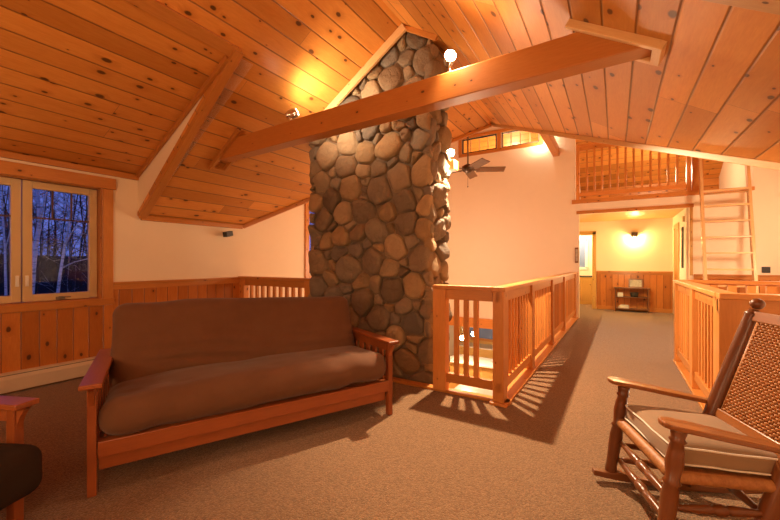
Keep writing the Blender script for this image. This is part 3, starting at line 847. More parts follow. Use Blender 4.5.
for k in range(9): mb.bar((.12 + (LW - .24) * k / 8, .66, .26), (.12 + (LW - .24) * k / 8, .83, .80), .06, .018, (0, -1, .3))
mb.bar((.10, .83, .80), (LW - .10, .83, .80), .02, .06); mb.build('back_slats', M['futon'], FU)
def seat_wr(r):
    t = max(0, (r.y - .02) / .33); r.z += .012 * math.sin(r.x * 2.1 + .6) * .6 - .02 * t
    if t > .2:
        r.z += .018 * math.sin(r.y * 55 + 2.5 * math.sin(r.x * 3)) * (t - .2) * (.4 + .6 * noise.noise(Vector((r.x * 1.7, 3, 1))))
    if r.y < -.2: r.z += .012 * noise.noise(Vector((r.x * 7, 1, 2)))
    return r
o = weld(cushion((1.85, .74, .21), .46, .025, 3, wr=seat_wr).build('seat_mattress', M['suede'], FU)); o.location = (LW / 2, .335, .385); o.rotation_euler = (R(-3), 0, 0)
def back_wr(r):
    t = max(0, (.10 - r.z) / .3)
    r.y -= .030 * t * t + .024 * math.sin(r.z * 72 + 3.0 * math.sin(r.x * 2.6) + r.x * 2) * min(t, .8) * (.45 + noise.noise(Vector((r.x * 2.4, r.z * 3, 1))))
    r.z += -.022 * r.x * (r.z + .3) / .6 + .010 * noise.noise(Vector((r.x * 1.6, 9, 4))) - .012 * (abs(r.x) / .9) ** 4
    return r
o = weld(cushion((1.83, .19, .60), .47, .03, 8, wr=back_wr).build('back_mattress', M['suede'], FU)); o.location = (LW / 2, .665, .655); o.rotation_euler = (R(-17), 0, 0)

# ------------------------------------------------------------------ matching armchair, cut by the left edge of the picture
ag = math.atan2(.39, .92)           # facing direction
AC = thing('armchair', 'matching wood-framed armchair with dark cushion at the left edge', 'armchair', (-2.33, .535, 0), ag + PI / 2)
# local x: across (0 = far arm ... +: nearer is -x), local -y is forward
def chair_local():
    arm_frame(AC, 0.0, .80, 1, slats=5)
    arm_frame(AC, -.78, .80, -1, slats=5)
    mb = MB(); mb.box((-.39, .035, .2), (.70, .03, .10)); mb.build('seat_rail', M['futon'], AC, bevel=.004)
    mb = MB(); mb.box((-.39, .75, .2), (.70, .03, .10)); mb.build('back_stretcher', M['futon'], AC, bevel=.004)
    o = weld(cushion((.70, .86, .20), .30, .02, 5).build('seat_cushion', M['black'], AC)); o.location = (-.395, .21, .345); o.rotation_euler = (R(-3), 0, 0)
    o = weld(cushion((.70, .18, .58), .42, .02, 6).build('back_cushion', M['black'], AC)); o.location = (-.39, .70, .66); o.rotation_euler = (R(-16), 0, 0)
chair_local()

# ------------------------------------------------------------------ rocking chair
ra = Vector((.938, .346, 0)).normalized(); 
RC = thing('rocking_chair', 'turned wood rocking chair with woven cane back and taupe cushion', 'rocking chair', (.121, 2.194, 0), math.atan2(ra.y, ra.x))
# local x: backwards from the front posts; local y: + is away from the camera (far side)
HWF, HWB = .268, .220
PF = [(0, .026), (.02, .030), (.10, .028), (.26, .030), (.42, .033), (.52, .027), (.545, .035), (.57, .025), (.70, .034), (.80, .030), (.87, .024), (.89, .033), (.91, .025), (.96, .030), (1, .028)]
for s in (1, -1):
    mb = MB(); mb.turned((-.05, s * (HWF + .012), .05), (.018, s * HWF, .555), PF, 18); mb.build('front_post', M['rocker'], RC)
B0, B1 = Vector((.30, 0, .05)), Vector((.625, 0, 1.0))
def bp(z): return B0 + (B1 - B0) * ((z - B0.z) / (B1.z - B0.z))
PB = [(0, .028), (.1, .034), (.3, .040), (.42, .038), (.46, .040), (.7, .038), (.9, .034), (.965, .032), (.975, .036), (.985, .026), (1.0, .020)]
for s in (1, -1):
    off = Vector((0, s * (HWB + .02), 0))
    mb = MB(); mb.turned(B0 + off, B1 + off, PB, 18)
    p = mb.build('back_post', M['rocker'], RC)
    mb = MB(); mb.ball(B1 + off + Vector((.012, 0, .03)), .031, 18, .95); mb.build('finial', M['rocker'], p)
# arms: flat paddles, widening at the front
for s in (1, -1):
    mb = MB(); out = []
    st_ = [(-.06, .012), (-.055, .030), (-.04, .045), (-.01, .054), (.06, .055), (.16, .050), (.26, .042), (.36, .034), (.46, .030)]
    top = [(x, s * (HWF + .012) + w_) for x, w_ in st_] ; bot = [(x, s * (HWF + .012) - w_) for x, w_ in st_][::-1]
    loop = top + bot
    if True:
        zt_ = lambda x: .580 - .155 * max(-.02, x) * 1.15
        Aq = [(x, y, zt_(x) - .022) for x, y in loop]; Bq = [(x, y, zt_(x)) for x, y in loop]
        n_ = len(loop)
        mb.face(Aq, [(y, x) for x, y in loop]); mb.face(Bq[::-1], [(y, x) for x, y in loop][::-1])
        for i in range(n_):
            j = (i + 1) % n_; mb.face([Aq[i], Aq[j], Bq[j], Bq[i]], [(i * .02, 0), (j * .02, 0), (j * .02, .02), (i * .02, .02)])
    weld(mb.build('armrest', M['arm'], RC, bevel=.006))
# seat rails wrapped in cane, stretchers
def wrapped(a, b, r, name='seat_rail'):
    a, b = Vector(a), Vector(b); n = int((b - a).length / .0065)
    pts = []; rr = []
    for i in range(n * 2 + 1):
        pts.append(a + (b - a) * i / (n * 2)); rr.append(r * (1.0 if i % 2 else .93))
    mb = MB(); mb.tube(pts, rr, 10); return mb.build(name, M['cane'], RC)
wrapped((0, -HWF + .02, .345), (0, HWF - .02, .345), .030)
for s in (1, -1): wrapped((0.01, s * (HWF - .004), .345), (.40, s * (HWB + .015), .330), .028)
wrapped((.395, -HWB, .33), (.395, HWB, .33), .024)
mb = MB(); mb.box((.20, 0, .345), (.40, .49, .02)); mb.build('seat_panel', M['cane'], RC)
ST = [(0, .012), (.1, .014), (.3, .019), (.40, .020), (.42, .014), (.45, .022), (.5, .024), (.55, .022), (.58, .014), (.60, .020), (.7, .019), (.9, .014), (1, .012)]
for z, x in ((.235, -.004), (.135, -.012)):
    mb = MB(); mb.turned((x, -HWF, z), (x, HWF, z), ST, 12); mb.build('front_stretcher', M['rocker'], RC)
for s in (1, -1):
    for z in (.215, .13):
        mb = MB(); mb.turned((-.01, s * HWF, z), (bp(z).x, s * (HWB + .02), z), ST, 12); mb.build('side_stretcher', M['rocker'], RC)
mb = MB(); mb.turned((bp(.2).x, -HWB, .2), (bp(.2).x, HWB, .2), ST, 12); mb.build('back_stretcher', M['rocker'], RC)
for s in (1, -1):
    mb = MB(); pr = []
    N_ = 22
    for i in range(N_ + 1):
        x = -.145 + 1.03 * i / N_; z = .004 + .17 * (x - .28) ** 2
        pr.append((x, z))
    th = lambda i: .030 + .018 * math.exp(-((pr[i][0]) / .05) ** 2) + .018 * math.exp(-((pr[i][0] - .31) / .06) ** 2)
    for i in range(N_):
        (xa, za), (xb, zb) = pr[i], pr[i + 1]; ta, tb = th(i), th(i + 1)
        y0, y1 = s * HWF - .019, s * HWF + .019
        mb.face([(xa, y0, za), (xb, y0, zb), (xb, y0, zb + tb), (xa, y0, za + ta)], [(za, xa), (zb, xb), (zb + tb, xb), (za + ta, xa)])
        mb.face([(xa, y1, za + ta), (xb, y1, zb + tb), (xb, y1, zb), (xa, y1, za)], [(za + ta, xa), (zb + tb, xb), (zb, xb), (za, xa)])
        mb.face([(xa, y0, za + ta), (xb, y0, zb + tb), (xb, y1, zb + tb), (xa, y1, za + ta)], [(0, xa), (0, xb), (.04, xb), (.04, xa)])
        mb.face([(xa, y1, za), (xb, y1, zb), (xb, y0, zb), (xa, y0, za)], [(0, xa), (0, xb), (.04, xb), (.04, xa)])
    for i in (0, N_):
        x, z = pr[i]; mb.face([(x, s * HWF - .019, z), (x, s * HWF - .019, z + th(i)), (x, s * HWF + .019, z + th(i)), (x, s * HWF + .019, z)])
    weld(mb.build('rocker', M['rocker'], RC, bevel=.005))
# cushion with two lines of piping
CW, CD, CT = .475, .43, .085
cz, cxm = .410, .22
def seatc(r):
    r.y *= 1 - .05 * (r.x + CD / 2) / CD; return r
o = weld(cushion((CD, CW, CT), .30, .022, 4, wr=seatc).build('seat_cushion', M['canvas'], RC)); o.location = (cxm, 0, cz); o.rotation_euler = (0, R(3), 0)
for dzp in (CT / 2 - .008, -CT / 2 + .010):
    pts = []
    hx, hy, rc = CD / 2 + .002, CW / 2 + .002, .03
    for (qx, qy, a0) in ((1, 1, 0), (-1, 1, 90), (-1, -1, 180), (1, -1, 270)):
        for i in range(6):
            a = R(a0 + 90 * i / 5); pts.append((qx * (hx - rc) + rc * math.cos(a), qy * (hy - rc) + rc * math.sin(a)))
    dense = []
    for i in range(len(pts)):
        a, b = pts[i], pts[(i + 1) % len(pts)]; n_ = max(1, int(math.dist(a, b) / .03))
        for k in range(n_): dense.append((a[0] + (b[0] - a[0]) * k / n_, a[1] + (b[1] - a[1]) * k / n_))
    dense.append(dense[0])
    mb = MB(); mb.tube([seatc(Vector((x, y, dzp + .004 * noise.noise(Vector((x * 9, y * 9, dzp * 20)))))) for x, y in dense], .0042, 8, cap=False)
    pp = mb.build('piping', M['piping'], o)
# woven back
t0, t1 = bp(.47), bp(.955)
ax = (t1 - t0); Lb = ax.length; ax.normalize(); nf = Vector((-ax.z, 0, ax.x))  # towards the sitter
hw = HWB - .045
mb = MB()
rows, cols = 40, 24
for i in range(rows):
    zc = Lb * (i + .5) / rows; r = Lb / rows * .5
    pts = []
    K = cols * 4
    for k in range(K + 1):
        y = -hw + 2 * hw * k / K
        wv = math.sin(PI * (k / 4.0) + (PI if i % 2 else 0)) * .0075
        pts.append(t0 + ax * zc + nf * wv + Vector((0, y, 0)))
    mb.tube(pts, r * .98, 5)
mb.build('woven_back', M['cane'], RC)
mb = MB()
for k in range(cols + 1):
    y = -hw + 2 * hw * k / cols; mb.tube([t0 + Vector((0, y, 0)), t1 + Vector((0, y, 0))], .004, 5)
mb.build('cane_stakes', M['cane'], RC)
for z, nm in ((.965, 'crest_rail'), (.455, 'lower_back_rail')):
    c = bp(z); mb = MB(); mb.bar(c + Vector((0, -HWB - .005, 0)), c + Vector((0, HWB + .005, 0)), .028, .055, (ax.x, 0, ax.z)); mb.build(nm, M['arm'], RC, bevel=.006)
for s in (1, -1):
    mb = MB(); mb.tube([t0 + Vector((0, s * (hw + .004), 0)), t1 + Vector((0, s * (hw + .004), 0))], .011, 8); mb.build('back_edge', M['cane'], RC)

# ------------------------------------------------------------------ ceiling fan
fan = thing('ceiling_fan', 'dark bronze ceiling fan hanging from a rod beside the chimney', 'fan', (-2.28, 6.40, 2.93))
FC = Vector((-2.28, 6.40, 2.93))
mb = MB(); mb.tube([(0, 0, .06), (0, 0, pz(6.40) - FC.z)], .014, 10); mb.build('down_rod', M['grille'], fan)
mb = MB(); mb.turned((0, 0, -.06), (0, 0, .10), [(0, .02), (.02, .05), (.2, .085), (.45, .11), (.7, .11), (.85, .08), (1, .03)], 20); mb.build('motor', M['bronze'], fan)
mb = MB(); mb.tube([(0, 0, -.06), (0, 0, -.3)], .003, 6); mb.ball((0, 0, -.31), .012, 8); mb.build('pull_chain', M['bronze'], fan)
mb = MB(); mb.turned((0, 0, pz(6.4) - FC.z - .06), (0, 0, pz(6.4) - FC.z + .02), [(0, .02), (.3, .06), (1, .07)], 16); mb.build('canopy', M['bronze'], fan)
for k in range(5):
    a = R(28 + 72 * k)
    Mz = Matrix.Rotation(a, 3, 'Z') @ Matrix.Rotation(R(-18), 3, 'X')
    mb = MB(); c = Mz @ Vector((.41, 0, 0))
    mb.box(c, (.50, .16, .014), Mz); bl = mb.build('blade', M['blade'], fan, bevel=.004)
    mb = MB(); mb.box(Mz @ Vector((.14, 0, -.004)), (.14, .05, .012), Mz); mb.build('blade_arm', M['bronze'], bl)

# ------------------------------------------------------------------ spot lamps
def spot(label, loc, aim, foot, lit=True):
    s = thing('spot_lamp', label, 'lamp', foot, group=None)
    loc = Vector(loc); aim = Vector(aim).normalized(); f = Vector(foot)
    mb = MB(); mb.turned(f, f + Vector((0, 0, .025)), [(0, .045), (.8, .042), (1, .01)], 14); mb.build('base', M['chrome'], s, world=True)
    mb = MB(); mb.tube([f + Vector((0, 0, .02)), loc - aim * .02], .009, 8); mb.build('stem', M['chrome'], s, world=True)
    mb = MB(); mb.turned(loc - aim * .075, loc + aim * .045, [(0, .012), (.1, .030), (.45, .043), (.85, .046), (1, .046)], 18); hd = mb.build('head', M['chrome'], s, world=True)
    mb = MB(); mb.turned(loc + aim * .0455 - f, loc + aim * .052 - f, [(0, .042), (1, .039)], 18)
    mb.build('lamp_face', M['halo'] if lit else M['dark'], hd)
    return s
spot('glowing spot lamp standing on the tie beam right of the chimney top', (-1.06, 2.57, 2.775), (.50, -.80, .05), (-1.05, 2.57, 2.63))
spot('small chrome spot lamp on the tie beam left of the chimney', (-2.76, 2.60, 2.735), (.35, .80, .55), (-2.76, 2.60, 2.63))
spot('glowing spot lamp past the right edge of the chimney', (-1.64, 3.99, 2.52), (.55, -.75, -.2), (-1.66, 3.99, 2.42))
spot('spot lamp on the short timber lighting the wall under the clerestory', (-1.25, 8.70, 3.98), (-.45, .85, .1), (-1.145, 8.70, 3.865))

# small black camera-like speaker on the left wall
sp = thing('wall_speaker', 'small black speaker on a bracket high on the left wall corner', 'speaker', (XL, 3.36, 1.66))
mb = MB(); mb.bar((0, 0, 0), (.06, -.02, .0), .02, .02); mb.build('bracket', M['dark'], sp)
mb = MB(); mb.bar((.05, .05, .02), (.10, -.09, -.01), .07, .075); mb.build('speaker_body', M['dark'], sp, bevel=.008)

# ------------------------------------------------------------------ hall things
sc = thing('wall_sconce', 'dark square metal sconce washing the hall wall with yellow light', 'lamp', (.42, HY, 1.93))
mb = MB(); mb.box((0, -.01, 0), (.10, .02, .13)); mb.build('back_plate', M['bronze'], sc)
mb = MB()
for x in (-.06, .06): mb.box((x, -.06, .015), (.008, .11, .10))
mb.box((0, -.115, .015), (.128, .008, .10)); mb.box((0, -.06, .068), (.13, .12, .008)); mb.build('shade', M['bronze'], sc)
mb = MB(); mb.ball((0, -.06, -.02), .028, 12); mb.build('bulb', M['sconce'], sc)

cs = thing('console_shelf', 'low dark wooden console with open shelves against the hall wall', 'shelf', (.355, HY - .16, 0))
W_, D_, H_ = .72, .27, .58
for x in (-W_ / 2 + .015, W_ / 2 - .015):
    for y in (-D_ / 2 + .015, D_ / 2 - .015):
        mb = MB(); mb.box((x, y, H_ / 2), (.03, .03, H_)); mb.build('leg', M['console'], cs, bevel=.002)
for z, nm in ((H_ + .01, 'top'), (.36, 'shelf'), (.07, 'shelf')):
    mb = MB(); e_ = .03 if nm == 'top' else -.01
    mb.box((0, 0, z), (W_ + e_, D_ + e_, .022)); mb.build(nm, M['console'], cs, bevel=.002)
X0, Y0 = .355, HY - .16
o = thing('picture_frame', 'framed picture propped on top of the hall console', 'picture', (X0 + .09, Y0, H_ + .021))
Mx = Matrix.Rotation(R(-12), 3, 'X')
mb = MB()
for c, s in (((0, 0, .015), (.30, .02, .03)), ((0, 0, .215), (.30, .02, .03)), ((-.135, 0, .115), (.03, .02, .17)), ((.135, 0, .115), (.03, .02, .17))): mb.box(Mx @ Vector(c), s, Mx)
mb.build('frame', M['console'], o); mb = MB(); mb.box(Mx @ Vector((0, .004, .115)), (.24, .008, .17), Mx); mb.build('picture', M['pic'], o)
mb = MB(); mb.box((0, 0, .05), (.12, .14, .10)); o = mb.build('storage_box', M['paper'], None, bevel=.004); o.location = (X0 - .24, Y0, .371); tag(o, 'small cream box on the middle shelf of the hall console', 'box')
bk = thing('basket', 'dark woven basket on the middle shelf of the hall console', 'basket', (X0 + .06, Y0, .371))
mb = MB(); mb.turned((0, 0, 0), (0, 0, .11), [(0, .07), (.5, .085), (.9, .09), (1, .092)], 16); mb.build('body', M['steel'], bk)
mb = MB(); mb.tube([(.09 * math.cos(a), .09 * math.sin(a), .112) for a in [2 * PI * i / 16 for i in range(17)]], .008, 6, cap=False); mb.build('rim', M['bronze'], bk)
for k in range(3):
    mb = MB(); mb.box((0, 0, .0125), (.22 - .02 * k, .16, .025)); o = mb.build('magazine', M['paper'], None, bevel=.002)
    o.location = (X0 - .17 + .01 * k, Y0, .082 + .0255 * k); o.rotation_euler = (0, 0, R((0, 8, -5)[k]))
    tag(o, 'pale magazine in the stack on the bottom shelf of the hall console', 'magazine', 'magazines on the console')
o = thing('picture_frame', 'small dark framed picture on the narrow white wall left of the hall', 'picture', (-.725, YF - .001, 1.40))
mb = MB(); mb.box((0, -.012, 0), (.07, .02, .34)); mb.build('frame', M['console'], o); mb = MB(); mb.box((0, -.023, 0), (.045, .004, .27)); mb.build('picture', M['pic'], o)
d = bpy.data.objects.new('door_1', None); C.objects.link(d); struct(d)
sub('door_leaf', [((1.197, 10.50, 1.0), (.02, .55, 2.0))], 'trim', d); sub('casing', [((1.195, 10.16, 1.03), (.03, .1, 2.06)), ((1.195, 10.83, 1.03), (.03, .1, 2.06)), ((1.195, 10.5, 2.07), (.03, .77, .1))], 'lightwood', d)
o = thing('wall_mirror', 'tall narrow dark-framed panel on the right wall of the hall', 'mirror', (1.2, 9.62, 1.6))
mb = MB(); mb.box((-.012, 0, -.05), (.02, .16, .85)); mb.build('frame', M['dark'], o); mb = MB(); mb.box((-.024, 0, -.05), (.004, .11, .78)); mb.build('panel', M['steel'], o)
mb = MB(); mb.box((-.02, 0, 0), (.04, .11, .11)); o = mb.build('smoke_alarm', M['cream'], None, bevel=.01); o.location = (1.2, 9.4, 2.12); tag(o, 'small beige alarm box high on the right hall wall', 'alarm')
mb = MB(); mb.box((0, -.012, 0), (.11, .024, .11)); o = mb.build('wall_plate', M['dark'], None, bevel=.004); o.location = (2.30, YF, 1.11); tag(o, 'square black wall plate right of the ladder above the wainscot', 'plate')
# bath beyond the hall
v = thing('vanity_cabinet', 'honey wood vanity with dark counter seen through the hall doorway', 'cabinet', (-1.0, 12.5, 0))
mb = MB(); mb.box((0, 0, .40), (.9, .5, .80)); mb.build('body', M['lightwood'], v, bevel=.004)
for k in (-1, 0, 1):
    mb = MB(); mb.box((k * .29, -.256, .40), (.25, .015, .62)); dd = mb.build('door', M['lightwood'], v, bevel=.003)
    mb = MB(); mb.ball((k * .29 + .09, -.275, .58), .014, 10); mb.build('knob', M['bronze'], dd)
mb = MB(); mb.box((0, -.01, .82), (.94, .54, .035)); mb.build('counter', M['steel'], v, bevel=.004)
w = bpy.data.objects.new('window_5', None); C.objects.link(w); struct(w)
sub('casing', [((-.98, 12.84, 1.95), (.5, .03, .08)), ((-.98, 12.84, 1.05), (.5, .03, .08)), ((-1.21, 12.84, 1.5), (.08, .03, .9)), ((-.75, 12.84, 1.5), (.08, .03, .9))], 'white', w)
o = MB(); o.box((-.98, 12.843, 1.5), (.40, .012, .84)); o.build('blind', M['towel'], w)
# ------------------------------------------------------------------ kitchen below, glimpsed through the railing
isl = thing('kitchen_island', 'kitchen island with pale counter below the walkway railing', 'island', (-3.5, 10.6, ZLOW))
mb = MB(); mb.box((0, 0, .44), (1.5, .7, .88)); mb.build('base', M['lightwood'], isl, bevel=.005)
mb = MB(); mb.box((0, 0, .90), (1.66, .9, .04)); mb.build('counter', M['counter'], isl, bevel=.005)
for k in range(3):
    mb = MB(); mb.box((-.48 + .48 * k, -.356, .45), (.42, .015, .7)); mb.build('door', M['lightwood'], isl, bevel=.003)
pl = None
for (x, y, z, txt) in ((-3.72, 10.0, -.92, 'left'), (-3.38, 10.0, -.78, 'right')):
    p = thing('pendant_lamp', 'glowing %s of the two pendant bulbs seen through the short railing' % txt, 'lamp', (x, y, z))
    mb = MB(); mb.tube([(0, 0, .08), (0, 0, -.30 - z)], .006, 6); mb.build('cord', M['dark'], p)
    mb = MB(); mb.turned((0, 0, .05), (0, 0, .14), [(0, .05), (.6, .045), (1, .012)], 14); mb.build('cap', M['bronze'], p)
    mb = MB(); mb.ball((0, 0, 0), .075, 16); mb.build('globe', M['bulb'], p)
tb = thing('dining_table', 'pale topped table on the floor below the railing', 'table', (-2.6, 8.3, ZLOW))
mb = MB(); mb.box((0, 0, .74), (1.5, .95, .04)); mb.build('tabletop', M['counter'], tb, bevel=.005)
for x in (-.65, .65):
    for y in (-.4, .4):
        mb = MB(); mb.box((x, y, .36), (.07, .07, .72)); mb.build('leg', M['lightwood'], tb, bevel=.004)
def dchair(label, loc, rz):
    c = thing('dining_chair', label, 'chair', loc, rz)
    mb = MB(); mb.box((0, 0, .45), (.42, .42, .035)); mb.build('seat', M['console'], c, bevel=.006)
    for x in (-.18, .18):
        mb = MB(); mb.box((x, -.18, .22), (.035, .035, .44)); mb.build('leg', M['console'], c)
        mb = MB(); mb.bar((x, .19, 0), (x, .24, .95), .035, .035, (0, 1, 0)); mb.build('leg', M['console'], c)
    mb = MB()
    for z in (.62, .76, .90): mb.bar((-.18, .2 + .05 * z, z), (.18, .2 + .05 * z, z), .018, .06)
    mb.build('backrest', M['console'], c)
    return c
c1 = dchair('dark dining chair nearest the stairs at the pale table below', (-1.95, 7.5, ZLOW), PI)
dup(c1, (-2.6, 7.5, ZLOW), PI, 'dark dining chair at the near middle of the pale table below')
dup(c1, (-2.3, 9.05, ZLOW), 0, 'dark dining chair on the far side of the pale table below')
kw = bpy.data.objects.new('window_6', None); C.objects.link(kw); struct(kw)
sub('casing', [((-3.9, 12.97, -.62), (1.5, .05, .09)), ((-3.9, 12.97, -1.55), (1.5, .05, .09)), ((-4.6, 12.97, -1.1), (.09, .05, .9)), ((-3.2, 12.97, -1.1), (.09, .05, .9))], 'trim', kw)
mb = MB(); mb.box((-3.9, 12.985, -1.1), (1.34, .02, .86)); mb.build('pane', M['towel'], kw)
kc = thing('kitchen_cabinet', 'long wooden kitchen counter along the back wall below', 'cabinet', (-3.0, 12.65, ZLOW))
mb = MB(); mb.box((0, 0, .43), (3.6, .6, .86)); mb.build('body', M['lightwood'], kc); mb = MB(); mb.box((0, -.01, .88), (3.66, .64, .04)); mb.build('counter', M['counter'], kc)

# ------------------------------------------------------------------ dusk outside
def tree(label, pts, r0, name='birch_tree', branches=()):
    t = thing(name, label, 'tree', pts[0])
    mb = MB(); n = len(pts)
    mb.tube(pts, [r0 * (1 - .75 * i / (n - 1)) for i in range(n)], 10); mb.build('trunk', M['bark'], t, world=True)
    for br in branches:
        mb = MB(); mb.tube(br, [r0 * .42, r0 * .3, r0 * .14][:len(br)] if len(br) <= 3 else [r0 * .42 * (1 - .8 * i / (len(br) - 1)) for i in range(len(br))], 7); mb.build('branch', M['bark'], t, world=True)
    return t
def ray(px, py, d):
    """a point of the woods as measured from the photograph"""
    u, v = (px - 390) / 365, (262 - py) / 365
    return Vector(((-.5247 + .8513 * u) * d, (.8513 + .5247 * u) * d, 1.25 + v * d))
def path(lst, d): return [ray(x, y, d) for x, y in lst]
tree('forked white birch nearer the window mullion', [ray(31, 292, 6.6) + Vector((0, 0, -2.6))] + path([(31, 300), (33, 270), (35, 250), (39, 226), (38.5, 205), (36, 185), (33, 150), (30, 100)], 6.6), .05,
     branches=[path([(40, 222), (43, 208), (47, 190), (52, 160)], 6.6), path([(35, 252), (31, 240), (27, 225)], 6.6), path([(38, 205), (34, 195), (30, 180)], 6.6)])
tree('slim white birch in the middle of the right window sash', [ray(58, 300, 8.2) + Vector((0, 0, -2.6))] + path([(57, 300), (60, 275), (64, 250), (68, 228), (72, 205), (75, 180), (80, 140)], 8.2), .038,
     branches=[path([(65, 245), (72, 232), (80, 220)], 8.2), path([(62, 268), (74, 262), (90, 258)], 8.2), path([(70, 215), (66, 200), (60, 185)], 8.2)])
tree('birch trunk seen in the left window sash', [ray(6, 300, 8.2) + Vector((0, 0, -2.6))] + path([(6, 300), (5, 250), (2, 200), (0, 150)], 8.2), .032, branches=[path([(5, 250), (9, 235), (12, 215)], 8.2)])
rw = random.Random(5)
def woods(name, n, mat, rmin, rmax, lo, hi):
    mb = MB()
    for _ in range(n):
        ang = rw.uniform(R(-4), R(52)); dist = rw.uniform(lo, hi)
        bx, by = -math.cos(ang) * dist - 4, math.sin(ang) * dist
        gz = -2.6 + max(0, dist - 8) * .14
        h = rw.uniform(5, 10); r = rw.uniform(rmin, rmax); lean = Vector((rw.uniform(-.1, .1), rw.uniform(-.1, .1), 1))
        p = [Vector((bx, by, gz - .3)) + lean * (h * i / 5) + Vector((rw.uniform(-.1, .1), rw.uniform(-.1, .1), 0)) for i in range(6)]
        mb.tube(p, [r * (1 - .85 * i / 5) for i in range(6)], 5, cap=False)
        for k in range(16):
            t = rw.uniform(.15, .95); q = p[0].lerp(p[-1], t); L_ = (1.1 - t) * h * .3 * rw.uniform(.5, 1.1); a = rw.uniform(0, 6.28)
            dv = Vector((math.cos(a), math.sin(a), rw.uniform(.2, 1.0)))
            e1 = q + dv * L_ * .5 + Vector((0, 0, -.04)); e2 = q + dv * L_ + Vector((rw.uniform(-.2, .2), rw.uniform(-.2, .2), rw.uniform(-.1, .2)))
            mb.tube([q, e1, e2], [r * .34, r * .2, .004], 4, cap=False)
            for m_ in range(3):
                s_ = e1.lerp(e2, rw.uniform(0, 1)); mb.tube([s_, s_ + Vector((rw.uniform(-.5, .5), rw.uniform(-.5, .5), rw.uniform(-.1, .5)))], [.009, .003], 3, cap=False)
    o = mb.build(name, M[mat]); o['kind'] = 'stuff'; tag(o, 'tangle of bare dusk woodland behind the birches', 'woodland'); return o
woods('bare_woodland', 190, 'twig', .02, .06, 9, 30)
o = woods('pale_woodland', 9, 'palebark', .012, .03, 10, 20); o['label'] = 'pale thin saplings mixed into the dusk woodland'
mb = MB(); n_ = 26
G = [[Vector((-5.2 - 38 * i / n_, -12 + 60 * j / n_, -2.9 + max(0, 38 * i / n_ - 4) * .14 + noise.noise(Vector((i * .35, j * .35, 2))) * .5)) for j in range(n_ + 1)] for i in range(n_ + 1)]
for i in range(n_):
    for j in range(n_): mb.face([G[i][j], G[i][j + 1], G[i + 1][j + 1], G[i + 1][j]], smooth=True)
struct(mb.build('ground_outside', M['scrub']))

wd = bpy.data.worlds.new('dusk'); bpy.context.scene.world = wd; wd.use_nodes = True
nt = wd.node_tree; bg = nt.nodes['Background']
tc = nt.nodes.new('ShaderNodeTexCoord'); sp_ = nt.nodes.new('ShaderNodeSeparateXYZ'); rp = nt.nodes.new('ShaderNodeValToRGB')
nt.links.new(tc.outputs['Generated'], sp_.inputs[0]); nt.links.new(sp_.outputs[2], rp.inputs[0]); nt.links.new(rp.outputs[0], bg.inputs[0])
e = rp.color_ramp.elements; e[0].position = 0; e[0].color = (.15, .21, .75, 1); e[1].position = .6; e[1].color = (.05, .09, .48, 1)
bg.inputs[1].default_value = .75

# ------------------------------------------------------------------ lamps and added fill lights
def lamp(name, typ, loc, col, watts, size=.05, aim=None, cone=None, blend=.6, spec=1):
    l = bpy.data.lights.new(name, typ); l.color = col; l.energy = watts; l.specular_factor = spec
    if typ in ('POINT', 'SPOT'): l.shadow_soft_size = size
    if typ == 'AREA': l.size = size
    o = bpy.data.objects.new(name, l); C.objects.link(o); o.location = loc
    if aim is not None: o.rotation_euler = Vector(aim).to_track_quat('-Z', 'Y').to_euler()
    if cone: l.spot_size = R(cone); l.spot_blend = blend
    return o
WARM = (1, .73, .47)
NEAR = (1, .64, .36)
lamp('tie_beam_spot_light', 'POINT', (-1.0, 2.48, 2.74), WARM, 6, .08)
lamp('tie_beam_spot_light_down', 'SPOT', (-1.0, 2.46, 2.78), WARM, 75, .05, (.40, -.12, -1), 122, .6)
lamp('tie_beam_spot_light_chimney', 'SPOT', (-2.74, 2.70, 2.80), WARM, 60, .08, (.30, .80, .55), 155, 1)
lamp('chimney_lamp_light', 'SPOT', (-1.50, 3.96, 2.60), WARM, 760, .03, (.35, .15, -1), 130, .4)
lamp('clerestory_spot_light', 'SPOT', (-1.40, 8.80, 4.0), WARM, 28, .05, (-.3, .85, .25), 140, .9)
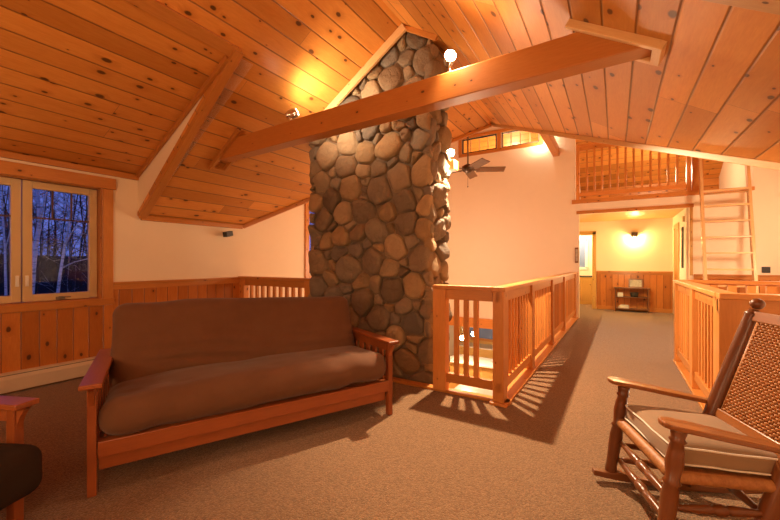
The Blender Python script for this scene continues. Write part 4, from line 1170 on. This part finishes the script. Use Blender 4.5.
lamp('great_room_fill', 'POINT', (-3.0, 6.6, 1.2), (1, .70, .46), 120, .3, spec=0)  # added fill with no fixture, brightens the great room
lamp('kitchen_pendant_light', 'POINT', (-3.5, 9.75, -1.0), WARM, 120, .08)
lamp('great_room_fill_right', 'POINT', (2.2, 7.2, 1.7), WARM, 80, .15)  # invented source: no floor lamp stands here, lifts the right end
lamp('stairwell_fill', 'POINT', (2.0, 4.7, -.6), WARM, 60, .15)  # unseen fill added so the gaps between the balusters look lit
lamp('hall_sconce_light', 'POINT', (.42, HY - .10, 1.855), (1, .75, .26), 36, .04)
lamp('hall_fill', 'POINT', (.3, 9.9, 1.1), (1, .78, .38), 34, .2, spec=0)  # fixtureless fill added to back up the sconce
lamp('bath_light', 'POINT', (-1.1, 12.2, 2.1), (1, .86, .55), 70, .1)
lamp('loft_fill', 'POINT', (.9, 10.2, 3.2), (1, .73, .45), 75, .15)  # added fill, no lamp in the loft itself
lamp('attic_fill', 'POINT', (-2.5, 10.4, 3.6), (1, .76, .46), 150, .15)  # fill added behind the clerestory so its panes look bright
lamp('near_fill_right', 'POINT', (.6, -1.2, 1.6), NEAR, 66, .25, spec=.4)  # unseen fill added behind the camera at right, no real lamp
lamp('near_fill_left', 'POINT', (-2.0, -1.3, 1.4), NEAR, 72, .25, spec=.3)  # second added fill behind the camera, on the left

cam = bpy.data.cameras.new('camera'); co = bpy.data.objects.new('camera', cam); C.objects.link(co)
cam.sensor_width = 36; cam.lens = 365 / 780 * 36; cam.shift_y = 2 / 780; cam.clip_start = .02
co.location = (0, 0, 1.25); co.rotation_euler = (R(90), 0, math.atan2(225, 365))
S = bpy.context.scene
S.camera = co
S.view_settings.view_transform = 'Standard'; S.view_settings.look = 'None'; S.view_settings.gamma = 1; S.view_settings.use_curve_mapping = False
S.view_settings.exposure = .10
S.cycles.max_bounces = 10; S.cycles.diffuse_bounces = 6; S.cycles.transparent_max_bounces = 12
S.cycles.use_denoising = True
S.cycles.sample_clamp_indirect = 6
